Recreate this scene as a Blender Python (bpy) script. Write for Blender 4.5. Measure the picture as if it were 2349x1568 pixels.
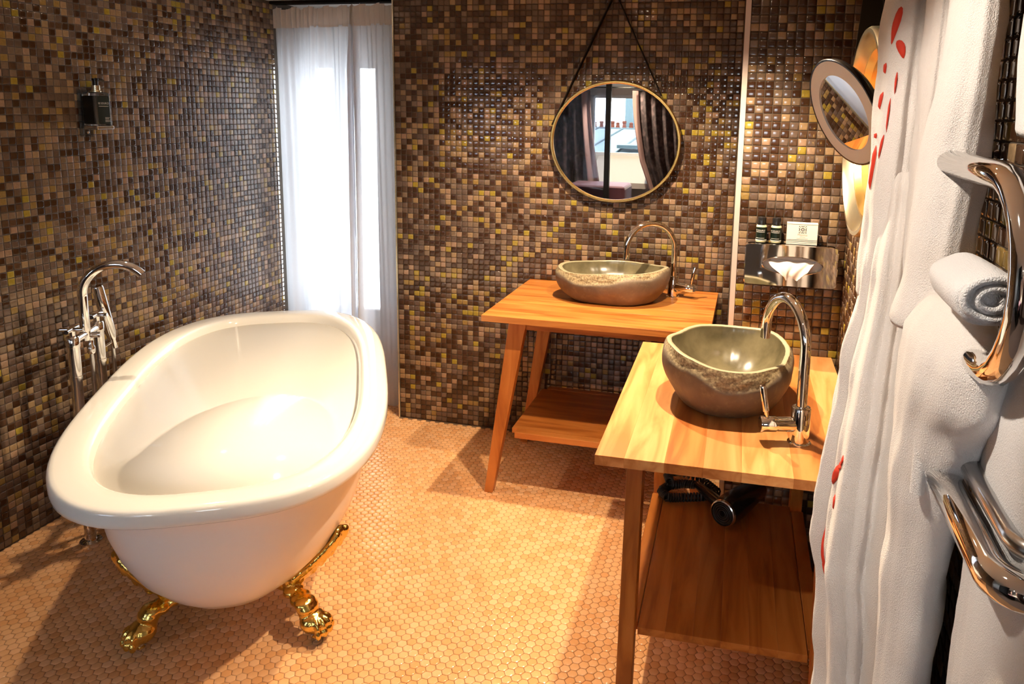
import bpy, bmesh, math, random
import numpy as np
from mathutils import Vector, Matrix, noise

random.seed(7)
for o in list(bpy.data.objects):
    bpy.data.objects.remove(o)
SC = bpy.context.scene
COL = SC.collection
PI = math.pi

# ------------------------------------------------------------------ camera
FPX, CX, CY = 1752.0, 1285.95, 541.9            # focal length and principal point on the 2349 x 1568 frame
YAW, PITCH, ROLL = -0.2441, 0.1665, -0.0182
CAM = Vector((1.4863, -3.0182, 1.397))
_f = Vector((math.sin(YAW) * math.cos(PITCH), math.cos(YAW) * math.cos(PITCH), -math.sin(PITCH)))
_r0 = Vector((math.cos(YAW), -math.sin(YAW), 0))
_d0 = _f.cross(_r0)
_r = math.cos(ROLL) * _r0 + math.sin(ROLL) * _d0
_d = -math.sin(ROLL) * _r0 + math.cos(ROLL) * _d0
cd = bpy.data.cameras.new('camera')
cam = bpy.data.objects.new('camera', cd)
COL.objects.link(cam)
cd.sensor_fit = 'HORIZONTAL'
cd.sensor_width = 36.0
cd.lens = FPX * 36.0 / 2349.0
cd.shift_x = (1174.5 - CX) / 2349.0
cd.shift_y = (CY - 784.0) / 2349.0
cd.clip_start = 0.02
m = Matrix.Identity(4)
for i in range(3):
    m[i][0] = _r[i]; m[i][1] = -_d[i]; m[i][2] = -_f[i]; m[i][3] = CAM[i]
cam.matrix_world = m
SC.camera = cam

# ------------------------------------------------------------------ world, lights, exposure
SC.view_settings.view_transform = 'Standard'
SC.view_settings.look = 'None'
SC.view_settings.exposure = 0.0
SC.view_settings.gamma = 1.0
SC.view_settings.use_curve_mapping = False
w = bpy.data.worlds.new('overcast_sky')
SC.world = w
w.use_nodes = True
bg = w.node_tree.nodes['Background']
bg.inputs[0].default_value = (0.88, 0.94, 1.0, 1)
bg.inputs[1].default_value = 18.0
SC.cycles.max_bounces = 10
SC.cycles.diffuse_bounces = 4
SC.cycles.glossy_bounces = 6
SC.cycles.transmission_bounces = 6
SC.cycles.transparent_max_bounces = 12
SC.cycles.sample_clamp_indirect = 6.0
SC.cycles.caustics_reflective = False
SC.cycles.caustics_refractive = False

CEIL = 1.86
# ceiling spots: name, position, aim, power, cone (deg), colour
SPOTS = [
    ((0.97, -0.61, 1.835), (0.90, -0.66, 0.0), 118, 134),
    ((1.40, -1.20, 1.835), (1.26, -1.28, 0.0), 108, 126),
    ((-0.40, -0.85, 1.835), (0.06, -1.15, 0.0), 46, 70),
    ((1.15, -2.42, 1.835), (1.72, -2.00, 1.15), 38, 52),  # added lamp, no known source; brightens the bathrobe
    ((0.35, -3.75, 1.672), (0.30, -4.10, 0.0), 60, 112),  # added lamp to brighten the bedroom reflected in the mirror
]
WARM = (1.0, 0.80, 0.56)


def portal(loc, rot, sx, sy):
    l = bpy.data.lights.new('window_portal', 'AREA')
    l.shape = 'RECTANGLE'; l.size = sx; l.size_y = sy
    l.cycles.is_portal = True
    o = bpy.data.objects.new('window_portal', l)
    COL.objects.link(o)
    o.location = loc; o.rotation_euler = rot
    return o


# ------------------------------------------------------------------ helpers
MATS = {}


def setp(b, **k):
    for key, v in k.items():
        if key in b.inputs:
            b.inputs[key].default_value = v


def mat(name, col, rough=0.5, metal=0.0, spec=0.5, **k):
    m = bpy.data.materials.new(name)
    m.use_nodes = True
    b = m.node_tree.nodes['Principled BSDF']
    setp(b, **{'Base Color': (*col, 1), 'Roughness': rough, 'Metallic': metal, 'Specular IOR Level': spec})
    setp(b, **k)
    MATS[name] = m
    return m


def nodes(m):
    return m.node_tree.nodes, m.node_tree.links, m.node_tree.nodes['Principled BSDF']


def noise_colour(m, c1, c2, scale=(1, 1, 1), ns=8.0, detail=4.0, lo=0.35, hi=0.65, coord='Object', rand=0.0):
    N, L, b = nodes(m)
    tc = N.new('ShaderNodeTexCoord'); mp = N.new('ShaderNodeMapping'); nz = N.new('ShaderNodeTexNoise'); cr = N.new('ShaderNodeValToRGB')
    mp.inputs['Scale'].default_value = scale
    nz.inputs['Scale'].default_value = ns; nz.inputs['Detail'].default_value = detail
    cr.color_ramp.elements[0].position = lo; cr.color_ramp.elements[1].position = hi
    cr.color_ramp.elements[0].color = (*c1, 1); cr.color_ramp.elements[1].color = (*c2, 1)
    L.new(tc.outputs[coord], mp.inputs[0]); L.new(mp.outputs[0], nz.inputs['Vector']); L.new(nz.outputs[0], cr.inputs[0])
    L.new(cr.outputs[0], b.inputs['Base Color'])
    return nz, cr


def bump(m, scale, strength, dist=0.002, detail=4.0, coord='Object', stretch=(1, 1, 1), kind='noise'):
    N, L, b = nodes(m)
    tc = N.new('ShaderNodeTexCoord'); mp = N.new('ShaderNodeMapping')
    mp.inputs['Scale'].default_value = stretch
    t = N.new('ShaderNodeTexNoise' if kind == 'noise' else 'ShaderNodeTexVoronoi')
    t.inputs['Scale'].default_value = scale
    if kind == 'noise':
        t.inputs['Detail'].default_value = detail
    bp = N.new('ShaderNodeBump')
    bp.inputs['Strength'].default_value = strength; bp.inputs['Distance'].default_value = dist
    L.new(tc.outputs[coord], mp.inputs[0]); L.new(mp.outputs[0], t.inputs['Vector'])
    L.new(t.outputs[0], bp.inputs['Height']); L.new(bp.outputs[0], b.inputs['Normal'])


def link(o, parent=None):
    COL.objects.link(o)
    if parent is not None:
        o.parent = parent
        if parent.type == 'EMPTY':
            o.matrix_parent_inverse = Matrix.Translation(-parent.location)
    return o


def mesh_obj(name, verts, faces, mats, parent=None, smooth=False, fmats=None):
    me = bpy.data.meshes.new(name)
    me.from_pydata([tuple(v) for v in verts], [], faces)
    if not isinstance(mats, (list, tuple)):
        mats = [mats]
    for x in mats:
        me.materials.append(MATS[x] if isinstance(x, str) else x)
    if fmats is not None:
        me.polygons.foreach_set('material_index', fmats)
    if smooth:
        me.polygons.foreach_set('use_smooth', [True] * len(me.polygons))
    me.update()
    o = bpy.data.objects.new(name, me)
    return link(o, parent)


def fix_normals(o):
    bm = bmesh.new(); bm.from_mesh(o.data)
    bmesh.ops.recalc_face_normals(bm, faces=bm.faces)
    bm.to_mesh(o.data); bm.free()
    return o


def tag(o, label, cat, group=None, kind=None):
    if label: o['label'] = label
    if cat: o['category'] = cat
    if group: o['group'] = group
    if kind: o['kind'] = kind
    return o


def thing(name, label, cat, loc=(0, 0, 0), group=None):
    o = bpy.data.objects.new(name, None)
    COL.objects.link(o)
    o.location = loc
    o.empty_display_size = 0.05
    return tag(o, label, cat, group)


def struct(o):
    o['kind'] = 'structure'
    return o


def box(name, lo, hi, m, parent=None, bevel=0.0, seg=2, rot=None):
    bm = bmesh.new()
    bmesh.ops.create_cube(bm, size=1.0)
    c = [(lo[i] + hi[i]) / 2 for i in range(3)]
    s = [abs(hi[i] - lo[i]) for i in range(3)]
    for v in bm.verts:
        v.co = Vector((v.co.x * s[0], v.co.y * s[1], v.co.z * s[2]))
    if bevel > 0:
        bmesh.ops.bevel(bm, geom=list(bm.edges) + list(bm.verts), offset=bevel, segments=seg, affect='EDGES', profile=0.5)
    M = Matrix.Translation(c)
    if rot is not None:
        M = M @ rot
    bmesh.ops.transform(bm, matrix=M, verts=bm.verts)
    me = bpy.data.meshes.new(name)
    bm.to_mesh(me); bm.free()
    me.materials.append(MATS[m] if isinstance(m, str) else m)
    o = bpy.data.objects.new(name, me)
    return link(o, parent)


def frames(pts, closed=False):
    P = [Vector(p) for p in pts]
    n = len(P)
    T = []
    for i in range(n):
        a = P[i - 1] if (i > 0 or closed) else P[i]
        b = P[(i + 1) % n] if (i < n - 1 or closed) else P[i]
        T.append((b - a).normalized())
    ref = Vector((0, 0, 1)) if abs(T[0].z) < 0.9 else Vector((1, 0, 0))
    u = T[0].cross(ref).normalized()
    F = []
    for i in range(n):
        u = (u - T[i] * u.dot(T[i])).normalized()
        F.append((P[i], u, T[i].cross(u)))
    return F


def tube(name, pts, r, m, parent=None, seg=14, closed=False, smooth=True):
    F = frames(pts, closed)
    n = len(F)
    R = r if isinstance(r, (list, tuple)) else [r] * n
    V, Fc = [], []
    for (p, u, v), rr in zip(F, R):
        for k in range(seg):
            a = 2 * PI * k / seg
            V.append(p + rr * (math.cos(a) * u + math.sin(a) * v))
    for i in range(n if closed else n - 1):
        j = (i + 1) % n
        for k in range(seg):
            l = (k + 1) % seg
            Fc.append((i * seg + k, i * seg + l, j * seg + l, j * seg + k))
    if not closed:
        Fc.append(tuple(range(seg - 1, -1, -1)))
        Fc.append(tuple((n - 1) * seg + k for k in range(seg)))
    o = mesh_obj(name, V, Fc, m, parent, smooth)
    fix_normals(o)
    if smooth and not closed:
        sharp_by_angle(o, 50)
    return o


def sharp_by_angle(o, deg):
    me = o.data
    bm = bmesh.new(); bm.from_mesh(me)
    for e in bm.edges:
        if len(e.link_faces) == 2 and e.calc_face_angle(0) > math.radians(deg):
            e.smooth = False
    bm.to_mesh(me); bm.free()


def lathe(name, prof, m, parent=None, loc=(0, 0, 0), seg=32, axis=None, sx=1.0, sy=1.0, fm=None, ang=40, closed=False):
    """profile of (radius, height); axis: direction of the height"""
    V, Fc, FM = [], [], []
    n = len(prof)
    for (r, z) in prof:
        for k in range(seg):
            a = 2 * PI * k / seg
            V.append(Vector((r * math.cos(a) * sx, r * math.sin(a) * sy, z)))
    for i in range(n if closed else n - 1):
        j = (i + 1) % n
        for k in range(seg):
            l = (k + 1) % seg
            Fc.append((i * seg + k, i * seg + l, j * seg + l, j * seg + k))
            FM.append(fm[i] if fm else 0)
    if not closed:
        if prof[0][0] > 1e-6:
            Fc.append(tuple(range(seg - 1, -1, -1))); FM.append(fm[0] if fm else 0)
        if prof[-1][0] > 1e-6:
            Fc.append(tuple((n - 1) * seg + k for k in range(seg))); FM.append(fm[-1] if fm else 0)
    q = Matrix.Identity(3)
    if axis is not None:
        q = Vector(axis).normalized().to_track_quat('Z', 'Y').to_matrix()
    V = [q @ v + Vector(loc) for v in V]
    o = mesh_obj(name, V, Fc, m, parent, True, FM)
    bm = bmesh.new(); bm.from_mesh(o.data)
    bmesh.ops.remove_doubles(bm, verts=bm.verts, dist=1e-6)
    bmesh.ops.recalc_face_normals(bm, faces=bm.faces)
    for e in bm.edges:
        if len(e.link_faces) == 2 and e.calc_face_angle(0) > math.radians(ang):
            e.smooth = False
    bm.to_mesh(o.data); bm.free()
    return o


def loft(name, sections, m, parent=None, caps=True, smooth=True, fm=None, ang=None, capfm=None):
    n = len(sections); k = len(sections[0])
    V = [p for s in sections for p in s]
    Fc, FM = [], []
    for i in range(n - 1):
        for a in range(k):
            b = (a + 1) % k
            Fc.append((i * k + a, i * k + b, (i + 1) * k + b, (i + 1) * k + a)); FM.append(fm[i] if fm else 0)
    if caps:
        Fc.append(tuple(range(k - 1, -1, -1))); FM.append(fm[0] if fm else 0)
        Fc.append(tuple((n - 1) * k + a for a in range(k))); FM.append(fm[-1] if fm else 0)
    o = mesh_obj(name, V, Fc, m, parent, smooth, FM)
    fix_normals(o)
    if ang: sharp_by_angle(o, ang)
    return o


def arc(c, r, a0, a1, ex, ez, n=10):
    c = Vector(c); ex = Vector(ex); ez = Vector(ez)
    return [c + r * (math.cos(a0 + (a1 - a0) * i / n) * ex + math.sin(a0 + (a1 - a0) * i / n) * ez) for i in range(n + 1)]


def text_mesh(body, size):
    cu = bpy.data.curves.new('lettering', 'FONT')
    cu.body = body; cu.size = size; cu.align_x = 'CENTER'; cu.align_y = 'CENTER'
    cu.resolution_u = 3
    o = bpy.data.objects.new('lettering_source', cu)
    COL.objects.link(o)
    bpy.context.view_layer.update()
    dg = bpy.context.evaluated_depsgraph_get()
    me = bpy.data.meshes.new_from_object(o.evaluated_get(dg))
    bpy.data.objects.remove(o); bpy.data.curves.remove(cu)
    return me


def lettering(body, size, fn, m, parent, name='lettering', sx=1.0):
    """fn maps flat (x, y) of the text to a world point"""
    me = text_mesh(body, size)
    for v in me.vertices:
        v.co = fn(v.co.x * sx, v.co.y)
    me.materials.clear(); me.materials.append(MATS[m])
    me.name = name
    o = bpy.data.objects.new(name, me)
    return link(o, parent)


# ------------------------------------------------------------------ materials
PAL = [('tile_dark_brown', (0.050, 0.021, 0.009)), ('tile_brown', (0.085, 0.044, 0.024)), ('tile_mauve', (0.120, 0.078, 0.056)),
       ('tile_taupe', (0.190, 0.128, 0.082)), ('tile_tan', (0.29, 0.188, 0.098)), ('tile_pink', (0.30, 0.188, 0.118)),
       ('tile_gold', (0.31, 0.225, 0.032)), ('tile_ochre', (0.26, 0.165, 0.050))]
for n_, c_ in PAL:
    mm = mat(n_, c_, 0.09, spec=0.6)
    N, L, b = nodes(mm)
    tc = N.new('ShaderNodeNewGeometry'); nz = N.new('ShaderNodeTexNoise'); nz.inputs['Scale'].default_value = 160
    hsv = N.new('ShaderNodeHueSaturation'); hsv.inputs['Color'].default_value = (*c_, 1)
    mr = N.new('ShaderNodeMapRange'); mr.inputs['To Min'].default_value = 0.8; mr.inputs['To Max'].default_value = 1.22
    L.new(tc.outputs['Position'], nz.inputs['Vector']); L.new(nz.outputs[0], mr.inputs[0]); L.new(mr.outputs[0], hsv.inputs['Value'])
    L.new(hsv.outputs[0], b.inputs['Base Color'])
PALW = [0.30, 0.17, 0.18, 0.10, 0.08, 0.08, 0.045, 0.045]
mat('wall_grout', (0.088, 0.064, 0.046), 0.85)
mat('hex_tile', (0.70, 0.36, 0.165), 0.11, spec=0.7)
noise_colour(MATS['hex_tile'], (0.80, 0.405, 0.165), (0.91, 0.51, 0.24), ns=9, lo=0.3, hi=0.7, coord='Object')
mat('hex_tile_warm', (0.81, 0.40, 0.16), 0.11, spec=0.7)
mat('hex_tile_pale', (0.90, 0.51, 0.25), 0.11, spec=0.7)
mat('floor_grout', (0.20, 0.115, 0.065), 0.9)
mat('ceiling_white', (0.80, 0.78, 0.74), 0.8)
mat('trim_white', (0.60, 0.49, 0.43), 0.35)
mat('trim_metal', (0.75, 0.70, 0.55), 0.25, 0.8)
mat('enamel', (0.83, 0.80, 0.74), 0.07, spec=0.5, **{'Coat Weight': 0.3, 'Coat Roughness': 0.03})
mat('enamel_outer', (0.86, 0.80, 0.75), 0.16, spec=0.5)
mat('gold', (0.80, 0.56, 0.15), 0.17, 1.0)
bump(MATS['gold'], 120, 0.35, 0.003, 3)
mat('gold_brushed', (0.80, 0.52, 0.17), 0.26, 1.0)
mat('gold_pale', (0.74, 0.66, 0.47), 0.24, 1.0)
mat('chrome', (0.86, 0.85, 0.84), 0.045, 1.0)
mat('chrome_satin', (0.66, 0.66, 0.66), 0.2, 1.0)
mat('chrome_dark_reflection', (0.42, 0.42, 0.43), 0.12, 1.0)  # chrome darkened: the knob's dark reflections are put into its colour
mat('mirror_glass', (0.93, 0.94, 0.94), 0.006, 1.0)
mat('black_plastic', (0.012, 0.011, 0.011), 0.22)
mat('black_rubber', (0.010, 0.009, 0.009), 0.5)
mat('black_cord', (0.010, 0.007, 0.005), 0.8, spec=0.1)
mat('white_plastic', (0.92, 0.90, 0.88), 0.35)
mat('paper', (0.88, 0.80, 0.70), 0.8)
mat('tissue', (0.90, 0.84, 0.76), 0.85)
mat('ink', (0.06, 0.06, 0.065), 0.6)
mat('ink_pale', (0.42, 0.35, 0.29), 0.6)
mat('label_green', (0.005, 0.011, 0.006), 0.3)
mat('label_dark', (0.006, 0.008, 0.007), 0.25)
mat('label_print', (0.80, 0.76, 0.70), 0.5)
mat('lotion', (0.72, 0.66, 0.42), 0.25)
mat('soap_liquid', (0.012, 0.010, 0.012), 0.08)
mat('red_thread', (0.62, 0.035, 0.012), 0.7)
mat('black_steel', (0.008, 0.008, 0.008), 0.4)

WOOD = {}


def wood(name, axis, dark, mid, light, spread=1.0):
    m = mat(name, mid, 0.32, spec=0.4)
    N, L, b = nodes(m)
    tc = N.new('ShaderNodeTexCoord'); oi = N.new('ShaderNodeObjectInfo')
    add = N.new('ShaderNodeVectorMath'); add.operation = 'ADD'
    mul = N.new('ShaderNodeVectorMath'); mul.operation = 'SCALE'; mul.inputs['Scale'].default_value = 9.0
    cmb = N.new('ShaderNodeCombineXYZ')
    for i in range(3):
        L.new(oi.outputs['Random'], cmb.inputs[i])
    L.new(cmb.outputs[0], mul.inputs[0])
    L.new(tc.outputs['Object'], add.inputs[0]); L.new(mul.outputs[0], add.inputs[1])
    mp = N.new('ShaderNodeMapping')
    mp.inputs['Scale'].default_value = {'x': (1.6, 14, 14), 'y': (14, 1.6, 14), 'z': (14, 14, 1.6)}[axis]
    L.new(add.outputs[0], mp.inputs[0])
    nz = N.new('ShaderNodeTexNoise'); nz.inputs['Scale'].default_value = 1.6; nz.inputs['Detail'].default_value = 6; nz.inputs['Distortion'].default_value = 1.1
    L.new(mp.outputs[0], nz.inputs['Vector'])
    cr = N.new('ShaderNodeValToRGB')
    e = cr.color_ramp.elements
    e[0].position = 0.36; e[0].color = (*dark, 1); e[1].position = 0.66; e[1].color = (*light, 1)
    x = e.new(0.5); x.color = (*mid, 1)
    L.new(nz.outputs[0], cr.inputs[0])
    hsv = N.new('ShaderNodeHueSaturation')
    mr = N.new('ShaderNodeMapRange'); mr.inputs['To Min'].default_value = 1 - 0.22 * spread; mr.inputs['To Max'].default_value = 1 + 0.2 * spread
    L.new(oi.outputs['Random'], mr.inputs[0]); L.new(mr.outputs[0], hsv.inputs['Value'])
    L.new(cr.outputs[0], hsv.inputs['Color']); L.new(hsv.outputs[0], b.inputs['Base Color'])
    nz2 = N.new('ShaderNodeTexNoise'); nz2.inputs['Scale'].default_value = 7; nz2.inputs['Detail'].default_value = 3
    L.new(mp.outputs[0], nz2.inputs['Vector'])
    bp = N.new('ShaderNodeBump'); bp.inputs['Strength'].default_value = 0.08; bp.inputs['Distance'].default_value = 0.001
    L.new(nz2.outputs[0], bp.inputs['Height']); L.new(bp.outputs[0], b.inputs['Normal'])
    return m


for ax in 'xyz':
    wood('cherry_' + ax, ax, (0.33, 0.090, 0.014), (0.45, 0.140, 0.024), (0.54, 0.190, 0.040), 0.35)
    wood('stave_' + ax, ax, (0.46, 0.155, 0.038), (0.62, 0.245, 0.075), (0.72, 0.325, 0.115), 1.0)
    wood('stave_red_' + ax, ax, (0.36, 0.105, 0.024), (0.50, 0.175, 0.042), (0.60, 0.240, 0.070), 0.5)
    wood('stave_pale_' + ax, ax, (0.58, 0.220, 0.060), (0.72, 0.320, 0.105), (0.80, 0.400, 0.150), 0.5)
    wood('top_' + ax, ax, (0.38, 0.110, 0.018), (0.54, 0.185, 0.035), (0.64, 0.250, 0.055), 0.4)

# river stone
mat('stone_skin', (0.17, 0.125, 0.09), 0.62)
noise_colour(MATS['stone_skin'], (0.085, 0.058, 0.038), (0.215, 0.155, 0.105), ns=9, detail=8, lo=0.3, hi=0.72)
bump(MATS['stone_skin'], 90, 0.35, 0.003, 8)
mm = MATS['stone_skin']
N, L, b = nodes(mm)
skin = b.inputs['Base Color'].links[0].from_socket
tc = N.new('ShaderNodeTexCoord'); n1 = N.new('ShaderNodeTexNoise'); n1.inputs['Scale'].default_value = 170; n1.inputs['Detail'].default_value = 5
c1 = N.new('ShaderNodeValToRGB'); c1.color_ramp.elements[0].position = 0.36; c1.color_ramp.elements[1].position = 0.66
c1.color_ramp.elements[0].color = (0.19, 0.135, 0.070, 1); c1.color_ramp.elements[1].color = (0.46, 0.36, 0.20, 1)
at = N.new('ShaderNodeAttribute'); at.attribute_name = 'chip'
ad = N.new('ShaderNodeMath'); ad.operation = 'MULTIPLY_ADD'; ad.inputs[1].default_value = 0.9; ad.inputs[2].default_value = -0.45
n2 = N.new('ShaderNodeTexNoise'); n2.inputs['Scale'].default_value = 55; n2.inputs['Detail'].default_value = 4
sm_ = N.new('ShaderNodeMath'); sm_.operation = 'ADD'; sm_.use_clamp = True
mx = N.new('ShaderNodeMix'); mx.data_type = 'RGBA'
L.new(tc.outputs['Object'], n1.inputs['Vector']); L.new(tc.outputs['Object'], n2.inputs['Vector']); L.new(n1.outputs[0], c1.inputs[0])
L.new(n2.outputs[0], ad.inputs[0]); L.new(ad.outputs[0], sm_.inputs[0]); L.new(at.outputs['Fac'], sm_.inputs[1])
L.new(sm_.outputs[0], mx.inputs['Factor']); L.new(skin, mx.inputs[6]); L.new(c1.outputs[0], mx.inputs[7]); L.new(mx.outputs[2], b.inputs['Base Color'])
bp = [n for n in N if n.type == 'BUMP'][0]
ms = N.new('ShaderNodeMath'); ms.operation = 'MULTIPLY_ADD'; ms.inputs[1].default_value = 0.7; ms.inputs[2].default_value = 0.2
L.new(sm_.outputs[0], ms.inputs[0]); L.new(ms.outputs[0], bp.inputs['Strength'])
mat('stone_polished', (0.25, 0.22, 0.14), 0.22, spec=0.5)
noise_colour(MATS['stone_polished'], (0.085, 0.070, 0.036), (0.200, 0.165, 0.092), ns=16, detail=8, lo=0.3, hi=0.7)
mat('stone_lip', (0.36, 0.305, 0.19), 0.4)

# terry cloth
for nm, cc in (('terry', (0.84, 0.78, 0.74)), ('terry_cool', (0.82, 0.80, 0.80))):
    mm = mat(nm, cc, 0.95, spec=0.1, **{'Sheen Weight': 0.5, 'Sheen Roughness': 0.5})
    bump(mm, 800, 0.7, 0.0035, 3, stretch=(1, 1, 0.75))

# sheer
m = bpy.data.materials.new('sheer'); m.use_nodes = True; MATS['sheer'] = m
N, L = m.node_tree.nodes, m.node_tree.links
N.remove(N['Principled BSDF'])
tr = N.new('ShaderNodeBsdfTransparent'); tl = N.new('ShaderNodeBsdfTranslucent'); df = N.new('ShaderNodeBsdfDiffuse')
tr.inputs[0].default_value = (1, 1, 1, 1)
tl.inputs[0].default_value = (0.76, 0.77, 0.81, 1); df.inputs[0].default_value = (0.88, 0.88, 0.92, 1)
m1 = N.new('ShaderNodeMixShader'); m1.inputs[0].default_value = 0.45
m2 = N.new('ShaderNodeMixShader'); m2.inputs[0].default_value = 0.86
L.new(tl.outputs[0], m1.inputs[1]); L.new(df.outputs[0], m1.inputs[2])
L.new(tr.outputs[0], m2.inputs[1]); L.new(m1.outputs[0], m2.inputs[2])
L.new(m2.outputs[0], N['Material Output'].inputs[0])
m = m.copy(); m.name = 'sheer_heading'; MATS['sheer_heading'] = m
for nd in m.node_tree.nodes:
    if nd.type == 'BSDF_DIFFUSE': nd.inputs[0].default_value = (0.80, 0.72, 0.66, 1)
    if nd.type == 'BSDF_TRANSLUCENT': nd.inputs[0].default_value = (0.62, 0.52, 0.47, 1)
mixes = [nd for nd in m.node_tree.nodes if nd.type == 'MIX_SHADER']
for nd in mixes:
    nd.inputs[0].default_value = 0.98 if abs(nd.inputs[0].default_value - 0.86) < 0.01 else 0.6

# clear glass (thin pane)
def pane_mat(name, tint, refl):
    m = bpy.data.materials.new(name); m.use_nodes = True; MATS[name] = m
    N, L = m.node_tree.nodes, m.node_tree.links
    N.remove(N['Principled BSDF'])
    tr = N.new('ShaderNodeBsdfTransparent'); tr.inputs[0].default_value = (*tint, 1)
    gl = N.new('ShaderNodeBsdfGlossy'); gl.inputs['Roughness'].default_value = 0.01
    fr = N.new('ShaderNodeFresnel'); fr.inputs[0].default_value = 1.45
    mu = N.new('ShaderNodeMath'); mu.operation = 'MULTIPLY'; mu.inputs[1].default_value = refl
    mx = N.new('ShaderNodeMixShader')
    L.new(fr.outputs[0], mu.inputs[0]); L.new(mu.outputs[0], mx.inputs[0])
    L.new(tr.outputs[0], mx.inputs[1]); L.new(gl.outputs[0], mx.inputs[2]); L.new(mx.outputs[0], N['Material Output'].inputs[0])


pane_mat('clear_pane', (0.97, 0.98, 0.98), 1.0)
pane_mat('partition_glass', (0.72, 0.74, 0.80), 1.5)
mat('acrylic', (0.9, 0.9, 0.9), 0.05, **{'Transmission Weight': 0.95, 'IOR': 1.4})
mat('window_white', (0.75, 0.78, 0.82), 0.4)

# ------------------------------------------------------------------ room shell
PU, PV = 0.025, 0.02278       # mosaic pitch along the walls and up them
TT = 0.002                    # tile thickness
XL, XR, XT, YT = -0.7233, 1.757, 1.4447, -0.7294
floor = struct(box('floor', (-1.0, -2.62, -0.06), (1.95, 0.75, -0.0017), 'floor_grout'))
ceiling = struct(box('ceiling', (-1.0, -2.6, CEIL), (1.95, 0.75, CEIL + 0.05), 'ceiling_white'))
wall_left = struct(box('wall_left', (XL - 0.1, -2.62, -0.06), (XL - TT, 0.45, CEIL), 'wall_grout'))
wall_back = struct(box('wall_back', (0.0, TT, -0.06), (XT + 0.35, 0.14, CEIL), 'wall_grout'))
wall_alcove = struct(box('wall_alcove', (XT + TT, YT + TT + 0.002, -0.06), (XT + 0.30, TT, CEIL), 'wall_grout'))
wall_panel = struct(box('wall_panel', (XT + TT, YT + TT, -0.06), (XR + 0.05, YT + 0.10, CEIL), 'wall_grout'))
wall_right = struct(box('wall_right', (XR + TT, -2.62, -0.06), (XR + 0.12, YT + 0.10, CEIL), 'wall_grout'))
o = struct(box('trim_1', (-0.006, -0.004, 0.0), (-0.0005, 0.14, CEIL), 'trim_metal'))
o = struct(box('trim_2', (XT - 0.002, YT - 0.004, 0.0), (XT + 0.013, YT + 0.006, CEIL), 'trim_white'))

for hx in (1.470, 1.492):
    lathe('drill_hole', [(0.0, 0.0), (0.0022, 0.0), (0.0022, 0.0006), (0.0, 0.0006)], 'black_rubber', wall_panel, (hx, YT - 0.0003, 1.372), 10, (0, -1, 0))

# ------------------------------------------------------------------ window and curtain in the far corner
struct(box('wall_window', (-0.85, 0.42, -0.06), (-0.66, 0.50, CEIL), 'ceiling_white'))
struct(box('wall_window_right', (-0.295, 0.42, -0.06), (0.40, 0.50, CEIL), 'ceiling_white'))
struct(box('wall_window_head', (-0.66, 0.42, 1.60), (-0.295, 0.50, CEIL), 'ceiling_white'))
struct(box('wall_window_sill', (-0.66, 0.42, -0.06), (-0.295, 0.50, 0.33), 'ceiling_white'))
struct(box('wall_niche', (0.20, 0.14, -0.06), (0.30, 0.45, CEIL), 'ceiling_white'))
win = bpy.data.objects.new('window_1', None); COL.objects.link(win); win.location = (-0.478, 0.45, 0.33); win['kind'] = 'structure'
for lo, hi in (((-0.66, 0.43, 0.33), (-0.64, 0.48, 1.60)), ((-0.315, 0.43, 0.33), (-0.295, 0.48, 1.60)),
               ((-0.64, 0.43, 0.33), (-0.315, 0.48, 0.36)), ((-0.64, 0.43, 1.57), (-0.315, 0.48, 1.60))):
    box('window_frame', lo, hi, 'window_white', win, 0.003)
box('window_mullion', (-0.535, 0.41, 0.36), (-0.470, 0.47, 1.57), 'window_white', win, 0.004)
box('window_pane', (-0.64, 0.452, 0.36), (-0.535, 0.456, 1.57), 'clear_pane', win)
box('window_pane', (-0.470, 0.452, 0.36), (-0.315, 0.456, 1.57), 'clear_pane', win)
portal((-0.478, 0.52, 0.965), (PI / 2, 0, 0), 0.38, 1.29)

cur = thing('sheer_curtain', 'white sheer curtain with pleated heading hanging beside the bathtub in the corner', 'curtain', (-0.33, 0.16, 0.0))


def curtain_pt(s, z):
    h = z / 1.82
    g = math.exp(-((s - 0.545) / 0.07) ** 2)                      # cloth gathered where the two panels meet
    kk = 0.055 * (0.55 + 0.45 * h)
    sx = s + 0.020 * math.sin(2 * PI * 3 * s) * (1 - h) - kk * math.tanh((s - 0.545) / 0.05) - kk * (1 - 2 * s)
    base = Vector((-0.712 + 0.80 * min(1.0, max(0.0, sx)), 0.215 - 0.125 * s, z))
    calm = 1 - 0.55 * max(0, (h - 0.85) / 0.15)
    ph = 2 * PI * 7.5 * s + 1.9 * math.sin(2 * PI * 1.7 * s + 0.7) + 0.9 * math.sin(2.6 * h + 5 * s)
    off = (0.013 + 0.020 * g) * calm * math.sin(ph) + 0.016 * g * calm * math.sin(3.1 * ph + 1) + 0.0075 * math.sin(2 * PI * 26 * s + 3 * math.sin(9 * s)) * (0.12 + 0.88 * max(0, h) ** 2.5)
    return base + Vector((0.15, 0.98, 0)) * off


def grid_sheet(name, fn, ns, s0, s1, zs, m, parent, thick=0.0):
    V = [fn(s0 + (s1 - s0) * i / ns, z) for z in zs for i in range(ns + 1)]
    F = [(j * (ns + 1) + i, j * (ns + 1) + i + 1, (j + 1) * (ns + 1) + i + 1, (j + 1) * (ns + 1) + i) for j in range(len(zs) - 1) for i in range(ns)]
    o = mesh_obj(name, V, F, m, parent, True)
    if thick:
        md = o.modifiers.new('solid', 'SOLIDIFY'); md.thickness = thick
    return o


def hem(s):
    return 0.006 + 0.006 * math.sin(2 * PI * 6 * s + 1)


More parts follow.
